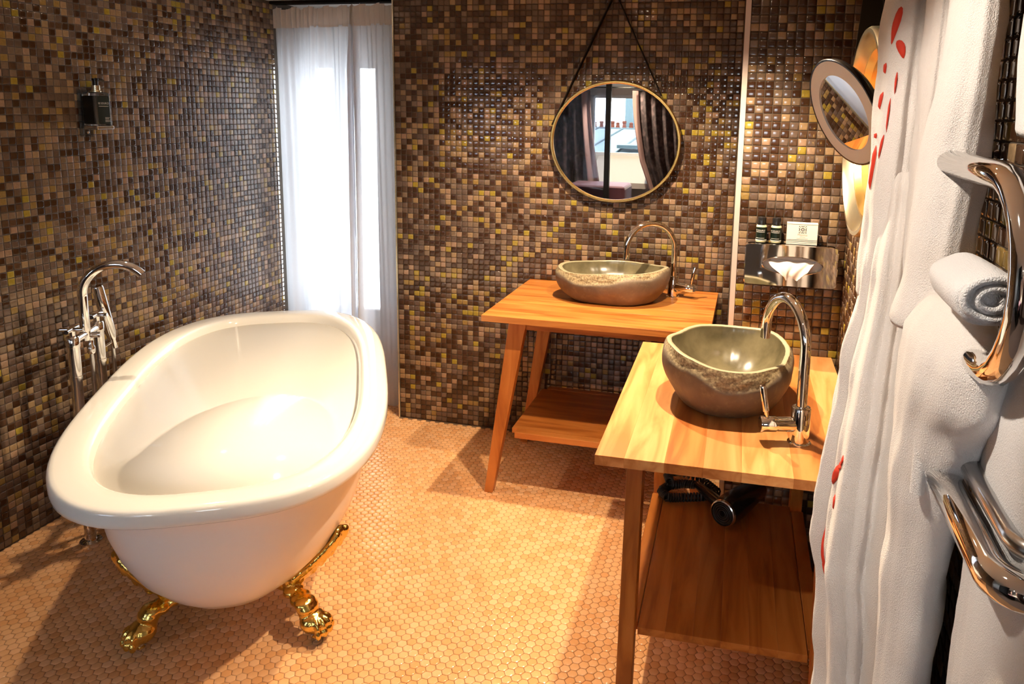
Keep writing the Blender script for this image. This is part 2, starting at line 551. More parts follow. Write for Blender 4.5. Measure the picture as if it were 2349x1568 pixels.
grid_sheet('fabric', lambda s, z: curtain_pt(s, max(z, hem(s))), 260, 0, 1, [0.0 + 1.745 * i / 46 for i in range(47)], 'sheer', cur)
grid_sheet('hem_band', lambda s, z: curtain_pt(s, max(z, hem(s))) + Vector((0, -0.002, 0)), 260, 0, 1, [0.0, 0.02, 0.045, 0.075], 'sheer', cur)


def head_pt(s, z):
    sw = (s * 34) % 1.0
    p = curtain_pt(s, 1.74)
    return Vector((p.x, p.y * 0.35 + (0.215 - 0.125 * s) * 0.65 - 0.012 + 0.020 * (sw if sw < 0.8 else 4 * (1 - sw)), z + (0.006 * math.sin(s * 60) + 0.008 * (sw - 0.5) if z > 1.80 else 0)))


grid_sheet('heading_tape', head_pt, 340, 0, 1, [1.738, 1.76, 1.79, 1.826], 'sheer_heading', cur)
trk = tag(box('curtain_track', (-0.719, 0.19, 1.846), (0.10, 0.245, 1.8595), 'black_cord', None, 0.003), 'dark curtain track under the ceiling above the white sheer curtain', 'curtain track')

# ------------------------------------------------------------------ bathtub
TUB_C, TUB_TH, TA, TB, TN, TZ = Vector((-0.037, -0.994, 0)), 0.498, 0.830, 0.430, 2.95, 0.53
TU = Vector((-math.sin(TUB_TH), math.cos(TUB_TH), 0)); TV = Vector((math.cos(TUB_TH), math.sin(TUB_TH), 0))


def tubp(u, v, z):
    return TUB_C + TU * u + TV * v + Vector((0, 0, z))


def superell(a, b, n, z, k=96, du=0.0, dv=0.0):
    P = []
    for i in range(k):
        t = 2 * PI * i / k
        c, s = math.cos(t), math.sin(t)
        P.append(tubp(du + a * math.copysign(abs(c) ** (2 / n), c), dv + b * math.copysign(abs(s) ** (2 / n), s), z))
    return P


tub = thing('bathtub', 'white roll-top bathtub on gold claw feet beside the mosaic wall', 'bathtub', (TUB_C.x, TUB_C.y, 0))
rim = [(0.052, TZ - 0.038), (0.030, TZ - 0.043), (0.006, TZ - 0.043), (0.001, TZ - 0.039), (0.0, TZ - 0.030), (0.0, TZ - 0.012), (0.0025, TZ - 0.0045), (0.008, TZ - 0.0005),
       (0.016, TZ + 0.0010), (0.050, TZ + 0.0018), (0.070, TZ + 0.0005), (0.080, TZ - 0.003), (0.087, TZ - 0.011), (0.092, TZ - 0.030)]
loft('rim', [superell(TA - d, TB - d, TN, z) for d, z in rim], 'enamel', tub, caps=False)
inner = [(0.092, 0.092, TZ - 0.030, 2.95), (0.100, 0.097, TZ - 0.09, 2.9), (0.114, 0.106, TZ - 0.17, 2.8), (0.132, 0.118, TZ - 0.24, 2.7),
         (0.155, 0.136, TZ - 0.30, 2.6), (0.185, 0.160, TZ - 0.345, 2.5), (0.220, 0.188, TZ - 0.375, 2.4), (0.26, 0.218, TZ - 0.390, 2.35),
         (0.32, 0.255, TZ - 0.396, 2.3), (0.55, 0.33, TZ - 0.398, 2.2), (0.80, 0.42, TZ - 0.399, 2.2)]
loft('inner_basin', [superell(TA - a, TB - b, n, z) for a, b, z, n in inner], 'enamel', tub, caps=True)
outer = [(0.052, 0.050, TZ - 0.038, 2.95), (0.078, 0.070, TZ - 0.052, 2.9), (0.084, 0.074, 0.41, 2.8), (0.094, 0.082, 0.34, 2.7), (0.110, 0.097, 0.28, 2.6), (0.134, 0.122, 0.225, 2.5),
         (0.169, 0.162, 0.18, 2.4), (0.209, 0.207, 0.145, 2.35), (0.264, 0.262, 0.12, 2.3), (0.34, 0.32, 0.106, 2.25), (0.45, 0.36, 0.102, 2.2), (0.75, 0.41, 0.101, 2.2)]
DV = 0.012
loft('outer_shell', [superell(TA - a, TB - b, n, z, dv=DV if z < TZ - 0.04 else 0) for a, b, z, n in outer], 'enamel_outer', tub, caps=True)
# overflow knob on the inner left wall
kp = tubp(0.11, -0.318, 0.415); ka = (TV * 0.97 + Vector((0, 0, 0.10))).normalized()
ov = lathe('overflow_knob', [(0.0, -0.006), (0.036, -0.006), (0.036, 0.004), (0.034, 0.006), (0.034, 0.026), (0.031, 0.029), (0.0, 0.029)], 'chrome_dark_reflection', tub, kp, 36, ka)
tube('knob_lever', [kp + ka * 0.030 + TU * -0.012, kp + ka * 0.036, kp + ka * 0.036 + TU * 0.020, kp + ka * 0.040 + TU * 0.034], [0.004, 0.005, 0.004, 0.003], 'chrome', ov, 8)
lathe('plug', [(0.0, 0.0), (0.03, 0.0), (0.03, 0.004), (0.024, 0.007), (0.0, 0.008)], 'chrome', tub, tubp(0.10, 0, TZ - 0.3985), 28)


def ellipsoid(bm, c, r, rot=None, seg=14):
    res = bmesh.ops.create_uvsphere(bm, u_segments=seg, v_segments=max(8, seg // 2 + 2), radius=1.0)
    M = Matrix.Translation(c) @ (rot.to_4x4() if rot else Matrix.Identity(4)) @ Matrix.Diagonal((*r, 1))
    bmesh.ops.transform(bm, matrix=M, verts=res['verts'])


def basis(x, y, z):
    return Matrix((x, y, z)).transposed()


def claw_foot(su, sv):
    """bracket hugging the shell, neck, paw with toes; su, sv: which corner"""
    base = tubp(su * (0.555 + 0.028 * sv * -su), sv * 0.208 + 0.003, 0)
    out = (TU * su * 0.55 + TV * sv * 0.84).normalized(); side = Vector((-out.y, out.x, 0)); up = Vector((0, 0, 1))
    root = mesh_parts = None
    # paw
    bm = bmesh.new()
    ellipsoid(bm, base + up * 0.052 + out * 0.004, (0.034, 0.038, 0.030), basis(out, side, up))
    for k, a in enumerate((-0.62, -0.21, 0.21, 0.62)):
        d = (out * math.cos(a) + side * math.sin(a))
        s2 = Vector((-d.y, d.x, 0))
        ellipsoid(bm, base + d * 0.026 + up * 0.047, (0.027, 0.0098, 0.024), basis(d, s2, up))
        ellipsoid(bm, base + d * 0.045 + up * 0.034, (0.012, 0.0085, 0.014), basis(d, s2, up))
    # ankle
    for t in range(5):
        f = t / 4
        ellipsoid(bm, base + up * (0.068 + 0.030 * f) - out * (0.010 + 0.010 * f), (0.024 + 0.003 * f, 0.027 + 0.004 * f, 0.017), basis(out, side, up))
    # acanthus bracket hugging the shell
    for t in range(16):
        f = t / 15
        zz = 0.112 + 0.125 * f
        for (a0, b0, z0, n0), (a1, b1, z1, n1) in zip(outer[:-1], outer[1:]):
            if z0 >= zz >= z1:
                g = (z0 - zz) / (z0 - z1)
                aa, bb, nn = TA - (a0 + (a1 - a0) * g), TB - (b0 + (b1 - b0) * g), n0 + (n1 - n0) * g
        ang = math.atan2(sv * (0.62 + 0.22 * f), su * (0.78 - 0.12 * f))
        ca, sa = math.cos(ang), math.sin(ang)
        p = tubp(aa * math.copysign(abs(ca) ** (2 / nn), ca), DV + bb * math.copysign(abs(sa) ** (2 / nn), sa), zz)
        nrm = (out * (0.80 + 0.1 * f) - up * (0.50 - 0.3 * f)).normalized()
        tv_ = nrm.cross(side).normalized()
        if t == 0: p0 = p.copy()
        wd = (0.040 + 0.010 * abs(math.sin(f * 8))) * (1 - 0.5 * f ** 2)
        B3 = basis(nrm, side, tv_)
        ellipsoid(bm, p + nrm * (0.017 - 0.007 * f), (0.027 - 0.012 * f, wd * 1.1, 0.022), B3)
        for sg in (-1, 1):
            ellipsoid(bm, p + side * sg * wd * 0.8 + nrm * 0.017, (0.013, 0.014, 0.018), B3)
            if t % 3 == 1:
                ellipsoid(bm, p + side * sg * wd * 0.45 + nrm * (0.036 - 0.012 * f), (0.008, 0.006, 0.020), B3)
        if t % 2 == 0:
            ellipsoid(bm, p + nrm * (0.036 - 0.014 * f), (0.008, 0.008, 0.016), B3)
    neck = base + up * 0.088 - out * 0.012
    for t in range(6):
        f = t / 5
        ellipsoid(bm, neck.lerp(p0 + up * 0.010, f), (0.026, 0.032, 0.018), basis(out, side, up))
    me = bpy.data.meshes.new('claw_foot'); bm.to_mesh(me); bm.free()
    me.materials.append(MATS['gold'])
    o = bpy.data.objects.new('claw_foot', me); link(o, tub)
    md = o.modifiers.new('union', 'REMESH'); md.mode = 'VOXEL'; md.voxel_size = 0.0032; md.use_smooth_shade = True
    sm = o.modifiers.new('soft', 'SMOOTH'); sm.iterations = 2; sm.factor = 0.4
    lathe('adjuster', [(0.0, 0.0), (0.013, 0.0), (0.014, 0.003), (0.014, 0.012), (0.009, 0.015), (0.009, 0.030), (0.0, 0.030)], 'chrome', o, base + out * 0.012, 18)
    return o


for su in (-1, 1):
    for sv in (-1, 1):
        claw_foot(su, sv)

# ------------------------------------------------------------------ bath filler standing by the wall
CA, CB = Vector((-0.500, -1.196, 0)), Vector((-0.565, -1.040, 0))
CM = (CA + CB) / 2
fl = thing('bath_filler', 'chrome floor-standing bath tap with arched spout between bathtub and mosaic wall', 'bath tap', (CM.x, CM.y, 0))
UPV = Vector((0, 0, 1))
for c in (CA, CB):
    lathe('column', [(0.0, 0), (0.032, 0), (0.032, 0.006), (0.017, 0.009), (0.0165, 0.545), (0.0195, 0.546), (0.0195, 0.556), (0.0175, 0.557),
                     (0.0175, 0.648), (0.019, 0.649), (0.019, 0.678), (0.016, 0.682), (0.0, 0.682)], 'chrome', fl, c, 24)
    st = lathe('handle_stem', [(0.0, 0.680), (0.008, 0.680), (0.008, 0.700), (0.0, 0.700)], 'chrome', fl, c, 14)
    for a in (0.35, 0.35 + PI / 2):
        d = Vector((math.cos(a), math.sin(a), 0)) * 0.033
        tube('handle_bar', [c + UPV * 0.703 - d, c + UPV * 0.703 + d], 0.0066, 'chrome', st, 12)
tube('crossbar', [CA + UPV * 0.665, CB + UPV * 0.665], 0.0115, 'chrome', fl, 16)
sp = [CM + UPV * 0.645, CM + UPV * 0.66, CM + UPV * 0.70, CM + UPV * 0.745, CM + UPV * 0.785]
sp += [CM + TV * (0.098 - 0.098 * math.cos(t)) + UPV * (0.790 + 0.096 * math.sin(t)) for t in [PI * 0.78 * i / 18 for i in range(1, 19)]]
tube('spout', sp, [0.016, 0.016] + [0.0145] * (len(sp) - 2), 'chrome', fl, 18)
tube('diverter', [CM + UPV * 0.66 + TV * 0.012, CM + UPV * 0.66 + TV * 0.042], 0.009, 'chrome', fl, 14)
lathe('hose_nut', [(0.0, 0.600), (0.010, 0.600), (0.012, 0.606), (0.012, 0.622), (0.009, 0.626), (0.009, 0.65), (0.0, 0.65)], 'chrome', fl, CM + TV * 0.012, 18)
HS0, HS1 = Vector((-0.578, -0.972, 0.598)), Vector((-0.590, -1.005, 0.792))
# ribbed hose from the nut down and up to the hand shower
hp = []
for i in range(90):
    f = i / 89
    a = CM + TV * 0.012
    x = a.lerp(HS0, min(1, max(0, (f - 0.38) / 0.24)))
    zz = 0.60 - 0.52 * math.sin(PI * f) ** 0.8 if 0 < f < 1 else (0.60 if f == 0 else 0.58)
    hp.append(Vector((x.x, x.y, zz)))
tube('shower_hose', hp, [0.0072 if i % 2 else 0.0058 for i in range(90)], 'chrome_satin', fl, 10)
ax = (HS1 - HS0).normalized()
lathe('hand_shower', [(0.0, -0.03), (0.009, -0.03), (0.010, 0.0), (0.0115, 0.002), (0.0135, 0.012), (0.0175, 0.03), (0.0180, 0.19), (0.016, 0.195), (0.0, 0.195)], 'chrome', fl, HS0, 20, ax)
tube('shower_cradle', [CB + UPV * 0.58, CB + UPV * 0.585 + (HS0 - CB).normalized().xy.to_3d() * 0.05, Vector((HS0.x, HS0.y, 0.592))], 0.004, 'chrome', fl, 10)

# ------------------------------------------------------------------ soap dispenser on the mosaic wall
SY, SZ = -0.850, 1.300
so = thing('soap_dispenser', 'dark green pump bottle in a clear wall holder above the bathtub', 'soap dispenser', (XL, SY, SZ - 0.03))
box('back_plate', (XL, SY - 0.042, SZ - 0.030), (XL + 0.004, SY + 0.012, SZ + 0.128), 'acrylic', so, 0.0015)
lathe('fixing_screw', [(0.0, 0.0), (0.005, 0.0), (0.004, 0.002), (0.0, 0.003)], 'chrome', so, (XL + 0.004, SY - 0.012, SZ - 0.014), 12, (1, 0, 0))
box('holder_ring', (XL + 0.004, SY - 0.036, SZ - 0.004), (XL + 0.068, SY + 0.037, SZ + 0.010), 'chrome_satin', so, 0.004)
bo = box('bottle', (XL + 0.006, SY - 0.033, SZ + 0.002), (XL + 0.064, SY + 0.034, SZ + 0.122), 'acrylic', so, 0.010, 3)
box('liquid', (XL + 0.009, SY - 0.030, SZ + 0.014), (XL + 0.061, SY + 0.031, SZ + 0.110), 'soap_liquid', bo, 0.008, 3)
lb = box('label', (XL + 0.0635, SY - 0.024, SZ + 0.016), (XL + 0.0648, SY + 0.025, SZ + 0.108), 'label_green', so)
lb2 = box('side_label', (XL + 0.014, SY - 0.0345, SZ + 0.016), (XL + 0.056, SY - 0.0328, SZ + 0.108), 'label_dark', so)
lettering('RE SOURCE', 0.0096, lambda x, y: Vector((XL + 0.0652, SY + 0.000 + x, SZ + 0.084 + y)), 'label_print', lb, sx=0.88)
for k, (wd, zz) in enumerate(((0.040, 0.074), (0.020, 0.036), (0.016, 0.032), (0.020, 0.027), (0.020, 0.023))):
    y0 = SY - wd / 2 if k == 0 else SY + 0.003
    box('small_print', (XL + 0.0648, y0, SZ + zz), (XL + 0.0652, y0 + wd, SZ + zz + 0.0013), 'label_print', lb)
NK = (XL + 0.035, SY + 0.003, SZ + 0.122)
lathe('pump_collar', [(0.0, 0), (0.0165, 0), (0.0165, 0.004), (0.0135, 0.006), (0.0135, 0.022), (0.0, 0.022)], 'gold_pale', so, NK, 22)
pu = lathe('pump_head', [(0.0, 0.022), (0.0085, 0.022), (0.0085, 0.038), (0.011, 0.039), (0.011, 0.045), (0.0, 0.046)], 'black_plastic', so, NK, 18)
nk = Vector(NK)
tube('pump_nozzle', [nk + Vector((0, 0, 0.042)), nk + Vector((0.006, 0.016, 0.042)), nk + Vector((0.010, 0.026, 0.0385))], [0.0055, 0.0045, 0.0035], 'black_plastic', pu, 10)


# ------------------------------------------------------------------ wash tables
def wash_table(label, loc, rot, Lx, Wy, seed, topmat):
    """long side along local x, H fixed; built in local coordinates and turned about z"""
    rnd = random.Random(seed)
    H, TH = 0.687, 0.022
    t = thing('wash_table', label, 'table', loc, None)
    t.rotation_euler.z = rot
    Minv = Matrix.Identity(4)

    def add(o):
        o.parent = t; o.matrix_parent_inverse = Matrix.Identity(4); return o

    # top of edge-glued staves
    nst = 7
    ws = [rnd.uniform(0.7, 1.4) for _ in range(nst)]
    s = sum(ws); y = -Wy / 2
    for k in range(nst):
        wd = ws[k] / s * Wy
        add(box('stave', (-Lx / 2, y, H - TH), (Lx / 2, y + wd, H), topmat if topmat != 'stave_x' else ('stave_x', 'stave_pale_x', 'stave_red_x', 'stave_x', 'stave_pale_x', 'stave_red_x', 'stave_pale_x')[6 - k], None, 0.0004, 1))
        y += wd
    # legs: tapered boards leaning outwards along the length
    for sx in (-1, 1):
        for sy in (-1, 1):
            yc = sy * (Wy / 2 - 0.075); hw = 0.0175
            xt, xb = sx * (Lx / 2 - 0.115), sx * (Lx / 2 - 0.006)
            wt, wb = 0.032, 0.0155
            V = []
            for (xc, wv, z) in ((xt, wt, H - TH), (xb, wb, 0.0)):
                for dx, dy in ((-wv, -hw), (wv, -hw), (wv, hw), (-wv, hw)):
                    V.append((xc + dx, yc + dy, z))
            F = [(0, 1, 2, 3), (7, 6, 5, 4), (0, 4, 5, 1), (1, 5, 6, 2), (2, 6, 7, 3), (3, 7, 4, 0)]
            o = mesh_obj('leg', V, F, 'cherry_z')
            fix_normals(o)
            bv = o.modifiers.new('edge', 'BEVEL'); bv.width = 0.002; bv.segments = 2
            add(o)
    # aprons
    for sy in (-1, 1):
        yc = sy * (Wy / 2 - 0.075)
        add(box('apron', (-Lx / 2 + 0.13, yc - 0.012, H - TH - 0.036), (Lx / 2 - 0.13, yc + 0.0165, H - TH), 'cherry_x', None, 0.001, 1))
    for sx in (-1, 1):
        xc = sx * (Lx / 2 - 0.115)
        add(box('end_apron', (xc - 0.010, -Wy / 2 + 0.093, H - TH - 0.036), (xc + 0.010, Wy / 2 - 0.093, H - TH), 'cherry_y', None, 0.001, 1))
    # shelf of staves
    xs = Lx / 2 - 0.085; y0, y1 = -Wy / 2 + 0.094, Wy / 2 - 0.094; zs = 0.228
    n2 = 6
    for k in range(n2):
        a = y0 + (y1 - y0) * k / n2; b = y0 + (y1 - y0) * (k + 1) / n2
        add(box('shelf_stave', (-xs, a, zs), (xs, b, zs + 0.018), 'cherry_x', None, 0.0003, 1))
    for sy in (-1, 1):
        yc = sy * (Wy / 2 - 0.075)
        add(box('shelf_edge', (-xs + 0.02, yc - 0.0172, zs - 0.004), (xs - 0.02, yc + 0.0172, zs + 0.0185), 'cherry_x', None, 0.0015, 1))
    # waste pipe under the basin
    return t


t1 = wash_table('wooden wash table with splayed legs under the round wall mirror', (0.9955, -0.303, 0), 0.0, 0.777, 0.598, 3, 'top_x')
t2 = wash_table('wooden wash table nearest the camera, pale stave top, hair dryer on its shelf', (1.473, -1.140, 0), PI / 2 + 0.017, 0.812, 0.555, 11, 'stave_x')
TOPZ = 0.687


# ------------------------------------------------------------------ river stone basins
def stone_basin(label, c, ax, ay, h, rot, seed, bph=0.0, power=2.05):
    rnd = random.Random(seed)
    off = Vector((seed * 3.1, seed * 1.7, 0))
    t = thing('stone_basin', label, 'sink', c)
    K = 128

    def shape(a):
        """outline factor of the natural stone"""
        return 1 + 0.028 * math.sin(2 * a + seed) + 0.016 * math.sin(3 * a + 2.1 * seed) + 0.006 * math.sin(5 * a + seed * 0.7)

    def rimz(a):
        return h * (1 + 0.05 * math.sin(a + seed) + 0.035 * math.sin(2 * a + 1.3 * seed) + 0.02 * math.sin(4 * a + seed))

    cr, sr = math.cos(rot), math.sin(rot)

    def pt(a, r, z):
        ca, sa = math.cos(a), math.sin(a)
        n = power
        k = (abs(ca) ** n + abs(sa) ** n) ** (-1 / n)
        x, y = ax * r * k * ca * shape(a), ay * r * k * sa * shape(a)
        return Vector((c[0] + x * cr - y * sr, c[1] + x * sr + y * cr, c[2] + z))

    prof = []
    for i in range(36):
        f = i / 35
        r = 0.66 + 0.34 * math.sin(min(1, f / 0.78) * PI / 2) ** 0.70 if f < 0.78 else 1.0 - 0.035 * ((f - 0.78) / 0.22) ** 1.5
        prof.append((r, f))
    secs = []; chip = []
    for r, f in prof:
        ring = []
        for k in range(K):
            a = 2 * PI * k / K
            p = pt(a, r, f * rimz(a))
            band = 0.80 + 0.13 * math.sin(2 * a + bph) + 0.05 * math.sin(5 * a + seed) + 0.03 * math.sin(9 * a)
            q = Vector((p.x, p.y, p.z)) * 1.0
            n1 = noise.noise((q + off) * 14) * 0.006
            rough = max(0.0, min(1.0, (f - band) / 0.08))
            chip.append(rough)
            n2 = (noise.noise((q + off) * 95) + 0.6 * noise.noise((q + off) * 210)) * 0.0042 * rough
            if f > 0.97: n2 *= 0.3
            d = Vector((p.x - c[0], p.y - c[1], 0)).normalized()
            ring.append(p + d * (n1 + n2 - 0.006 * rough))
        secs.append(ring)
    nsec = len(secs)
    V = [p for s_ in secs for p in s_]; F = []
    for i in range(nsec - 1):
        for k in range(K):
            l = (k + 1) % K
            F.append((i * K + k, i * K + l, (i + 1) * K + l, (i + 1) * K + k))
    F.append(tuple(range(K - 1, -1, -1)))
    sh = fix_normals(mesh_obj('stone_shell', V, F, 'stone_skin', t, True))
    ca_ = sh.data.attributes.new('chip', 'FLOAT', 'POINT')
    ca_.data.foreach_set('value', chip)
    top = secs[-1]
    isecs = [top]
    for i in range(1, 26):
        f = (i - 1) / 24
        ring = []
        for k in range(K):
            a = 2 * PI * k / K
            e = top[k]
            if i == 1:
                p = e.lerp(Vector((c[0], c[1], e.z)), 0.02); p.z = e.z + 0.001
            elif i == 2:
                p = e.lerp(Vector((c[0], c[1], e.z)), 0.075); p.z = e.z - 0.001
            else:
                g = (i - 2) / 23
                rr = 0.925 * math.cos(g * PI / 2) ** 0.75 if g < 1 else 0
                zz = e.z - 0.001 - (rimz(a) * 0.80) * math.sin(g * PI / 2) ** 1.25
                p = Vector((c[0] + (e.x - c[0]) * rr, c[1] + (e.y - c[1]) * rr, zz if g < 1 else c[2] + h * 0.2))
            ring.append(p)
        isecs.append(ring)
    V = [p for s_ in isecs for p in s_]; F = []; FM = []
    for i in range(len(isecs) - 1):
        for k in range(K):
            l = (k + 1) % K
            F.append((i * K + k, (i + 1) * K + k, (i + 1) * K + l, i * K + l)); FM.append(1 if i < 2 else 0)
    mesh_obj('polished_bowl', V, F, ['stone_polished', 'stone_lip'], t, True, FM)
    lathe('drain', [(0.0, 0.004), (0.022, 0.004), (0.024, 0.002), (0.024, -0.002), (0, -0.002)], 'chrome', t, (c[0], c[1], c[2] + h * 0.2 + 0.003), 24)
    return t


stone_basin('shallow oval river stone basin on the table under the round mirror', (0.998, -0.232, TOPZ), 0.212, 0.165, 0.122, 0.10, 2, bph=2.2)
stone_basin('deep river stone basin with chipped edge on the table nearest the camera', (1.456, -1.142, TOPZ), 0.163, 0.196, 0.137, -0.05, 5, bph=1.4)


# ------------------------------------------------------------------ mixer taps on the tables
def mixer(label, base, u, h, top, span, zend, hl=0.085):
    u = Vector((*u, 0)).normalized(); h = Vector((*h, 0)).normalized(); B = Vector(base)
    t = thing('mixer_tap', label, 'tap', base)
    lathe('base_ring', [(0, 0), (0.0255, 0), (0.0255, 0.003), (0.022, 0.005), (0, 0.005)], 'chrome', t, B, 28)
    lathe('body', [(0, 0.004), (0.0205, 0.004), (0.0205, 0.080), (0.0195, 0.082), (0.0185, 0.082), (0.0180, 0.080), (0, 0.080)], 'chrome', t, B, 28)
    hb = lathe('lever_barrel', [(0, 0.012), (0.0165, 0.012), (0.0165, 0.050), (0.0155, 0.051), (0.0155, 0.053), (0.0175, 0.054), (0.0175, hl), (0.016, hl + 0.002), (0, hl + 0.002)], 'chrome', t, B + UPV * 0.042, 26, h)
    L0 = B + UPV * 0.042 + h * (hl - 0.014)
    tl = (UPV + h * 0.18).normalized()
    lathe('lever', [(0, 0.012), (0.0045, 0.012), (0.0045, 0.028), (0.0068, 0.030), (0.0075, 0.085), (0.0060, 0.088), (0, 0.088)], 'chrome', hb, L0, 16, tl)
    r = span / 2
    zc = top - 0.0115 - r * 1.05
    pts = [B + UPV * 0.075, B + UPV * 0.10, B + UPV * (zc - B.z - 0.03)]
    for i in range(25):
        a = PI * i / 24
        pts.append(B + u * (r - r * math.cos(a)) + Vector((0, 0, zc + r * 1.05 * math.sin(a) - B.z)))
    e = pts[-1]
    pts.append(Vector((e.x + u.x * 0.002, e.y + u.y * 0.002, zend)))
    tube('spout', pts, 0.0115, 'chrome', t, 20)
    return t


mixer('chrome swan-neck mixer tap beside the shallow stone basin under the mirror', (1.216, -0.127, TOPZ), (-0.9, -0.41), (0.95, -0.30), 0.985, 0.190, 0.838)
mixer('chrome swan-neck mixer tap on the table nearest the camera', (1.619, -1.368, TOPZ), (-0.45, 0.89), (-0.97, -0.23), 1.000, 0.176, 0.872)

# waste trap under the near basin
tr_ = thing('waste_trap', 'chrome waste trap under the near wash table top', 'pipe', (1.456, -1.142, 0.56))
tube('pipe', [(1.456, -1.142, 0.68), (1.456, -1.142, 0.60)], 0.016, 'chrome', tr_, 16)
lathe('bottle_trap', [(0, 0), (0.026, 0.0), (0.028, 0.006), (0.028, 0.060), (0.022, 0.066), (0, 0.066)], 'chrome', tr_, (1.456, -1.142, 0.535), 22)
tube('outlet_pipe', [(1.456, -1.142, 0.585), (1.456, -0.90, 0.580), (1.456, YT - 0.0, 0.580)], 0.013, 'chrome', tr_, 14)

# ------------------------------------------------------------------ round mirror on the back wall
MC = Vector((0.952, 0, 1.267)); MA, MB = 0.2610, 0.2395
rm = thing('round_mirror', 'round gold-framed mirror hanging by a dark cord on the back wall', 'mirror', (MC.x, 0, MC.z - MB))


def ell_ring(name, prof, m, parent, C, A, B_, eu, ev, en, K=96, closed=False, fm=None):
    """profile of (inset from the ellipse, distance along en)"""
    V, F = [], []
    C = Vector(C)
    n = len(prof)
    for d, t in prof:
        for k in range(K):
            a = 2 * PI * k / K
            V.append(C + eu * ((A - d) * math.cos(a)) + ev * ((B_ - d) * math.sin(a)) + en * t)
    for i in range(n if closed else n - 1):
        j = (i + 1) % n
        for k in range(K):
            l = (k + 1) % K
            F.append((i * K + k, i * K + l, j * K + l, j * K + k))
    o = mesh_obj(name, V, F, m, parent, True)
    fix_normals(o); sharp_by_angle(o, 45)
    return o


def ell_disc(name, m, parent, C, A, B_, eu, ev, K=96):
    C = Vector(C)
    V = [C + eu * (A * math.cos(2 * PI * k / K)) + ev * (B_ * math.sin(2 * PI * k / K)) for k in range(K)]
    return mesh_obj(name, V, [tuple(range(K))], m, parent)


EX, EY, EZ = Vector((1, 0, 0)), Vector((0, 1, 0)), Vector((0, 0, 1))
ell_ring('frame', [(0.004, 0.002), (0.0, 0.006), (0.0, 0.028), (0.003, 0.033), (0.009, 0.033), (0.012, 0.030), (0.012, 0.022), (0.013, 0.018), (0.014, 0.002)], 'gold_brushed', rm, MC, MA, MB, EX, EZ, -EY, closed=True)
ell_disc('glass', 'mirror_glass', rm, MC - EY * 0.024, MA - 0.011, MB - 0.011, EX, EZ)
NA = Vector((0.938, -0.010, 1.838))


def strap(name, p, q, wdir, wd, th, m, parent):
    p, q, wdir = Vector(p), Vector(q), Vector(wdir)
    n = (q - p).normalized().cross(wdir).normalized() * th / 2
    V = []
    for e in (p, q):
        for sx, sn in ((0, -1), (1, -1), (1, 1), (0, 1)):
            V.append(e + wdir * wd * sx + n * sn)
    return fix_normals(mesh_obj(name, V, [(0, 1, 2, 3), (7, 6, 5, 4), (0, 4, 5, 1), (1, 5, 6, 2), (2, 6, 7, 3), (3, 7, 4, 0)], m, parent))


strap('hanging_strap', (0.697, -0.032, 1.330), NA - Vector((0, 0.018, 0)), (0, 1, 0), 0.026, 0.0035, 'black_cord', rm)
strap('hanging_strap', (1.130, -0.032, 1.450), NA - Vector((0, 0.018, 0)), (0, 1, 0), 0.026, 0.0035, 'black_cord', rm)
lathe('hook', [(0, 0), (0.010, 0), (0.010, 0.004), (0.004, 0.006), (0.004, 0.018), (0.008, 0.020), (0, 0.022)], 'gold_brushed', rm, NA + Vector((0, 0.010, 0)), 16, (0, -1, 0))

# ------------------------------------------------------------------ deep-framed round mirror on the right wall
r2 = thing('wall_mirror', 'round mirror in a deep gold frame on the right wall behind the bathrobe', 'mirror', (XR, -1.27, 1.135))
RC = Vector((XR, -1.270, 1.355))
ell_ring('frame', [(0.0, 0.0), (0.0, 0.050), (0.004, 0.056), (0.012, 0.056), (0.020, 0.048), (0.024, 0.040), (0.032, 0.030), (0.036, 0.020), (0.036, 0.0)], 'gold_pale', r2, RC, 0.285, 0.220, EY, EZ, -EX, closed=True)
ell_ring('inner_ring', [(0.034, 0.016), (0.037, 0.034), (0.044, 0.034), (0.050, 0.016)], 'gold_brushed', r2, RC, 0.285, 0.220, EY, EZ, -EX, closed=True)
ell_disc('glass', 'mirror_glass', r2, RC - EX * 0.018, 0.238, 0.174, EY, EZ)
strap('hanging_strap', (XR - 0.052, -1.020, 1.480), (XR - 0.052, -1.255, 1.850), (1, 0, 0), 0.050, 0.0035, 'black_cord', r2)
strap('hanging_strap', (XR - 0.052, -1.520, 1.480), (XR - 0.052, -1.285, 1.850), (1, 0, 0), 0.050, 0.0035, 'black_cord', r2)

# ------------------------------------------------------------------ magnifying mirror on an arm
mgn = Vector((-0.82, -0.38, -0.40)).normalized(); mgc = Vector((1.650, -1.500, 1.400))
mg = thing('magnifying_mirror', 'round black magnifying mirror with white ring tilted beside the bathrobe', 'mirror', (mgc.x, mgc.y, mgc.z - 0.1))
lathe('shell', [(0.0, -0.034), (0.030, -0.033), (0.062, -0.027), (0.088, -0.016), (0.102, -0.003), (0.1055, 0.006), (0.1045, 0.009), (0.1015, 0.009), (0.1015, 0.004), (0.0, 0.004)], 'black_plastic', mg, mgc, 64, mgn)
lathe('light_ring', [(0.074, 0.004), (0.1012, 0.004), (0.1012, 0.0085), (0.074, 0.0085)], 'white_plastic', mg, mgc, 64, mgn, closed=True)
lathe('glass', [(0.0, 0.0055), (0.0745, 0.0065)], 'mirror_glass', mg, mgc, 64, mgn, ang=80)
tube('arm', [mgc - mgn * 0.030, mgc - mgn * 0.055 + Vector((0.0, 0.0, 0.0)), Vector((XR - 0.05, -1.47, 1.40)), Vector((XR - 0.008, -1.46, 1.40))], 0.007, 'chrome', mg, 12)
lathe('wall_plate', [(0, 0), (0.030, 0), (0.030, 0.006), (0.024, 0.010), (0, 0.010)], 'chrome', mg, (XR, -1.46, 1.40), 24, (-1, 0, 0))

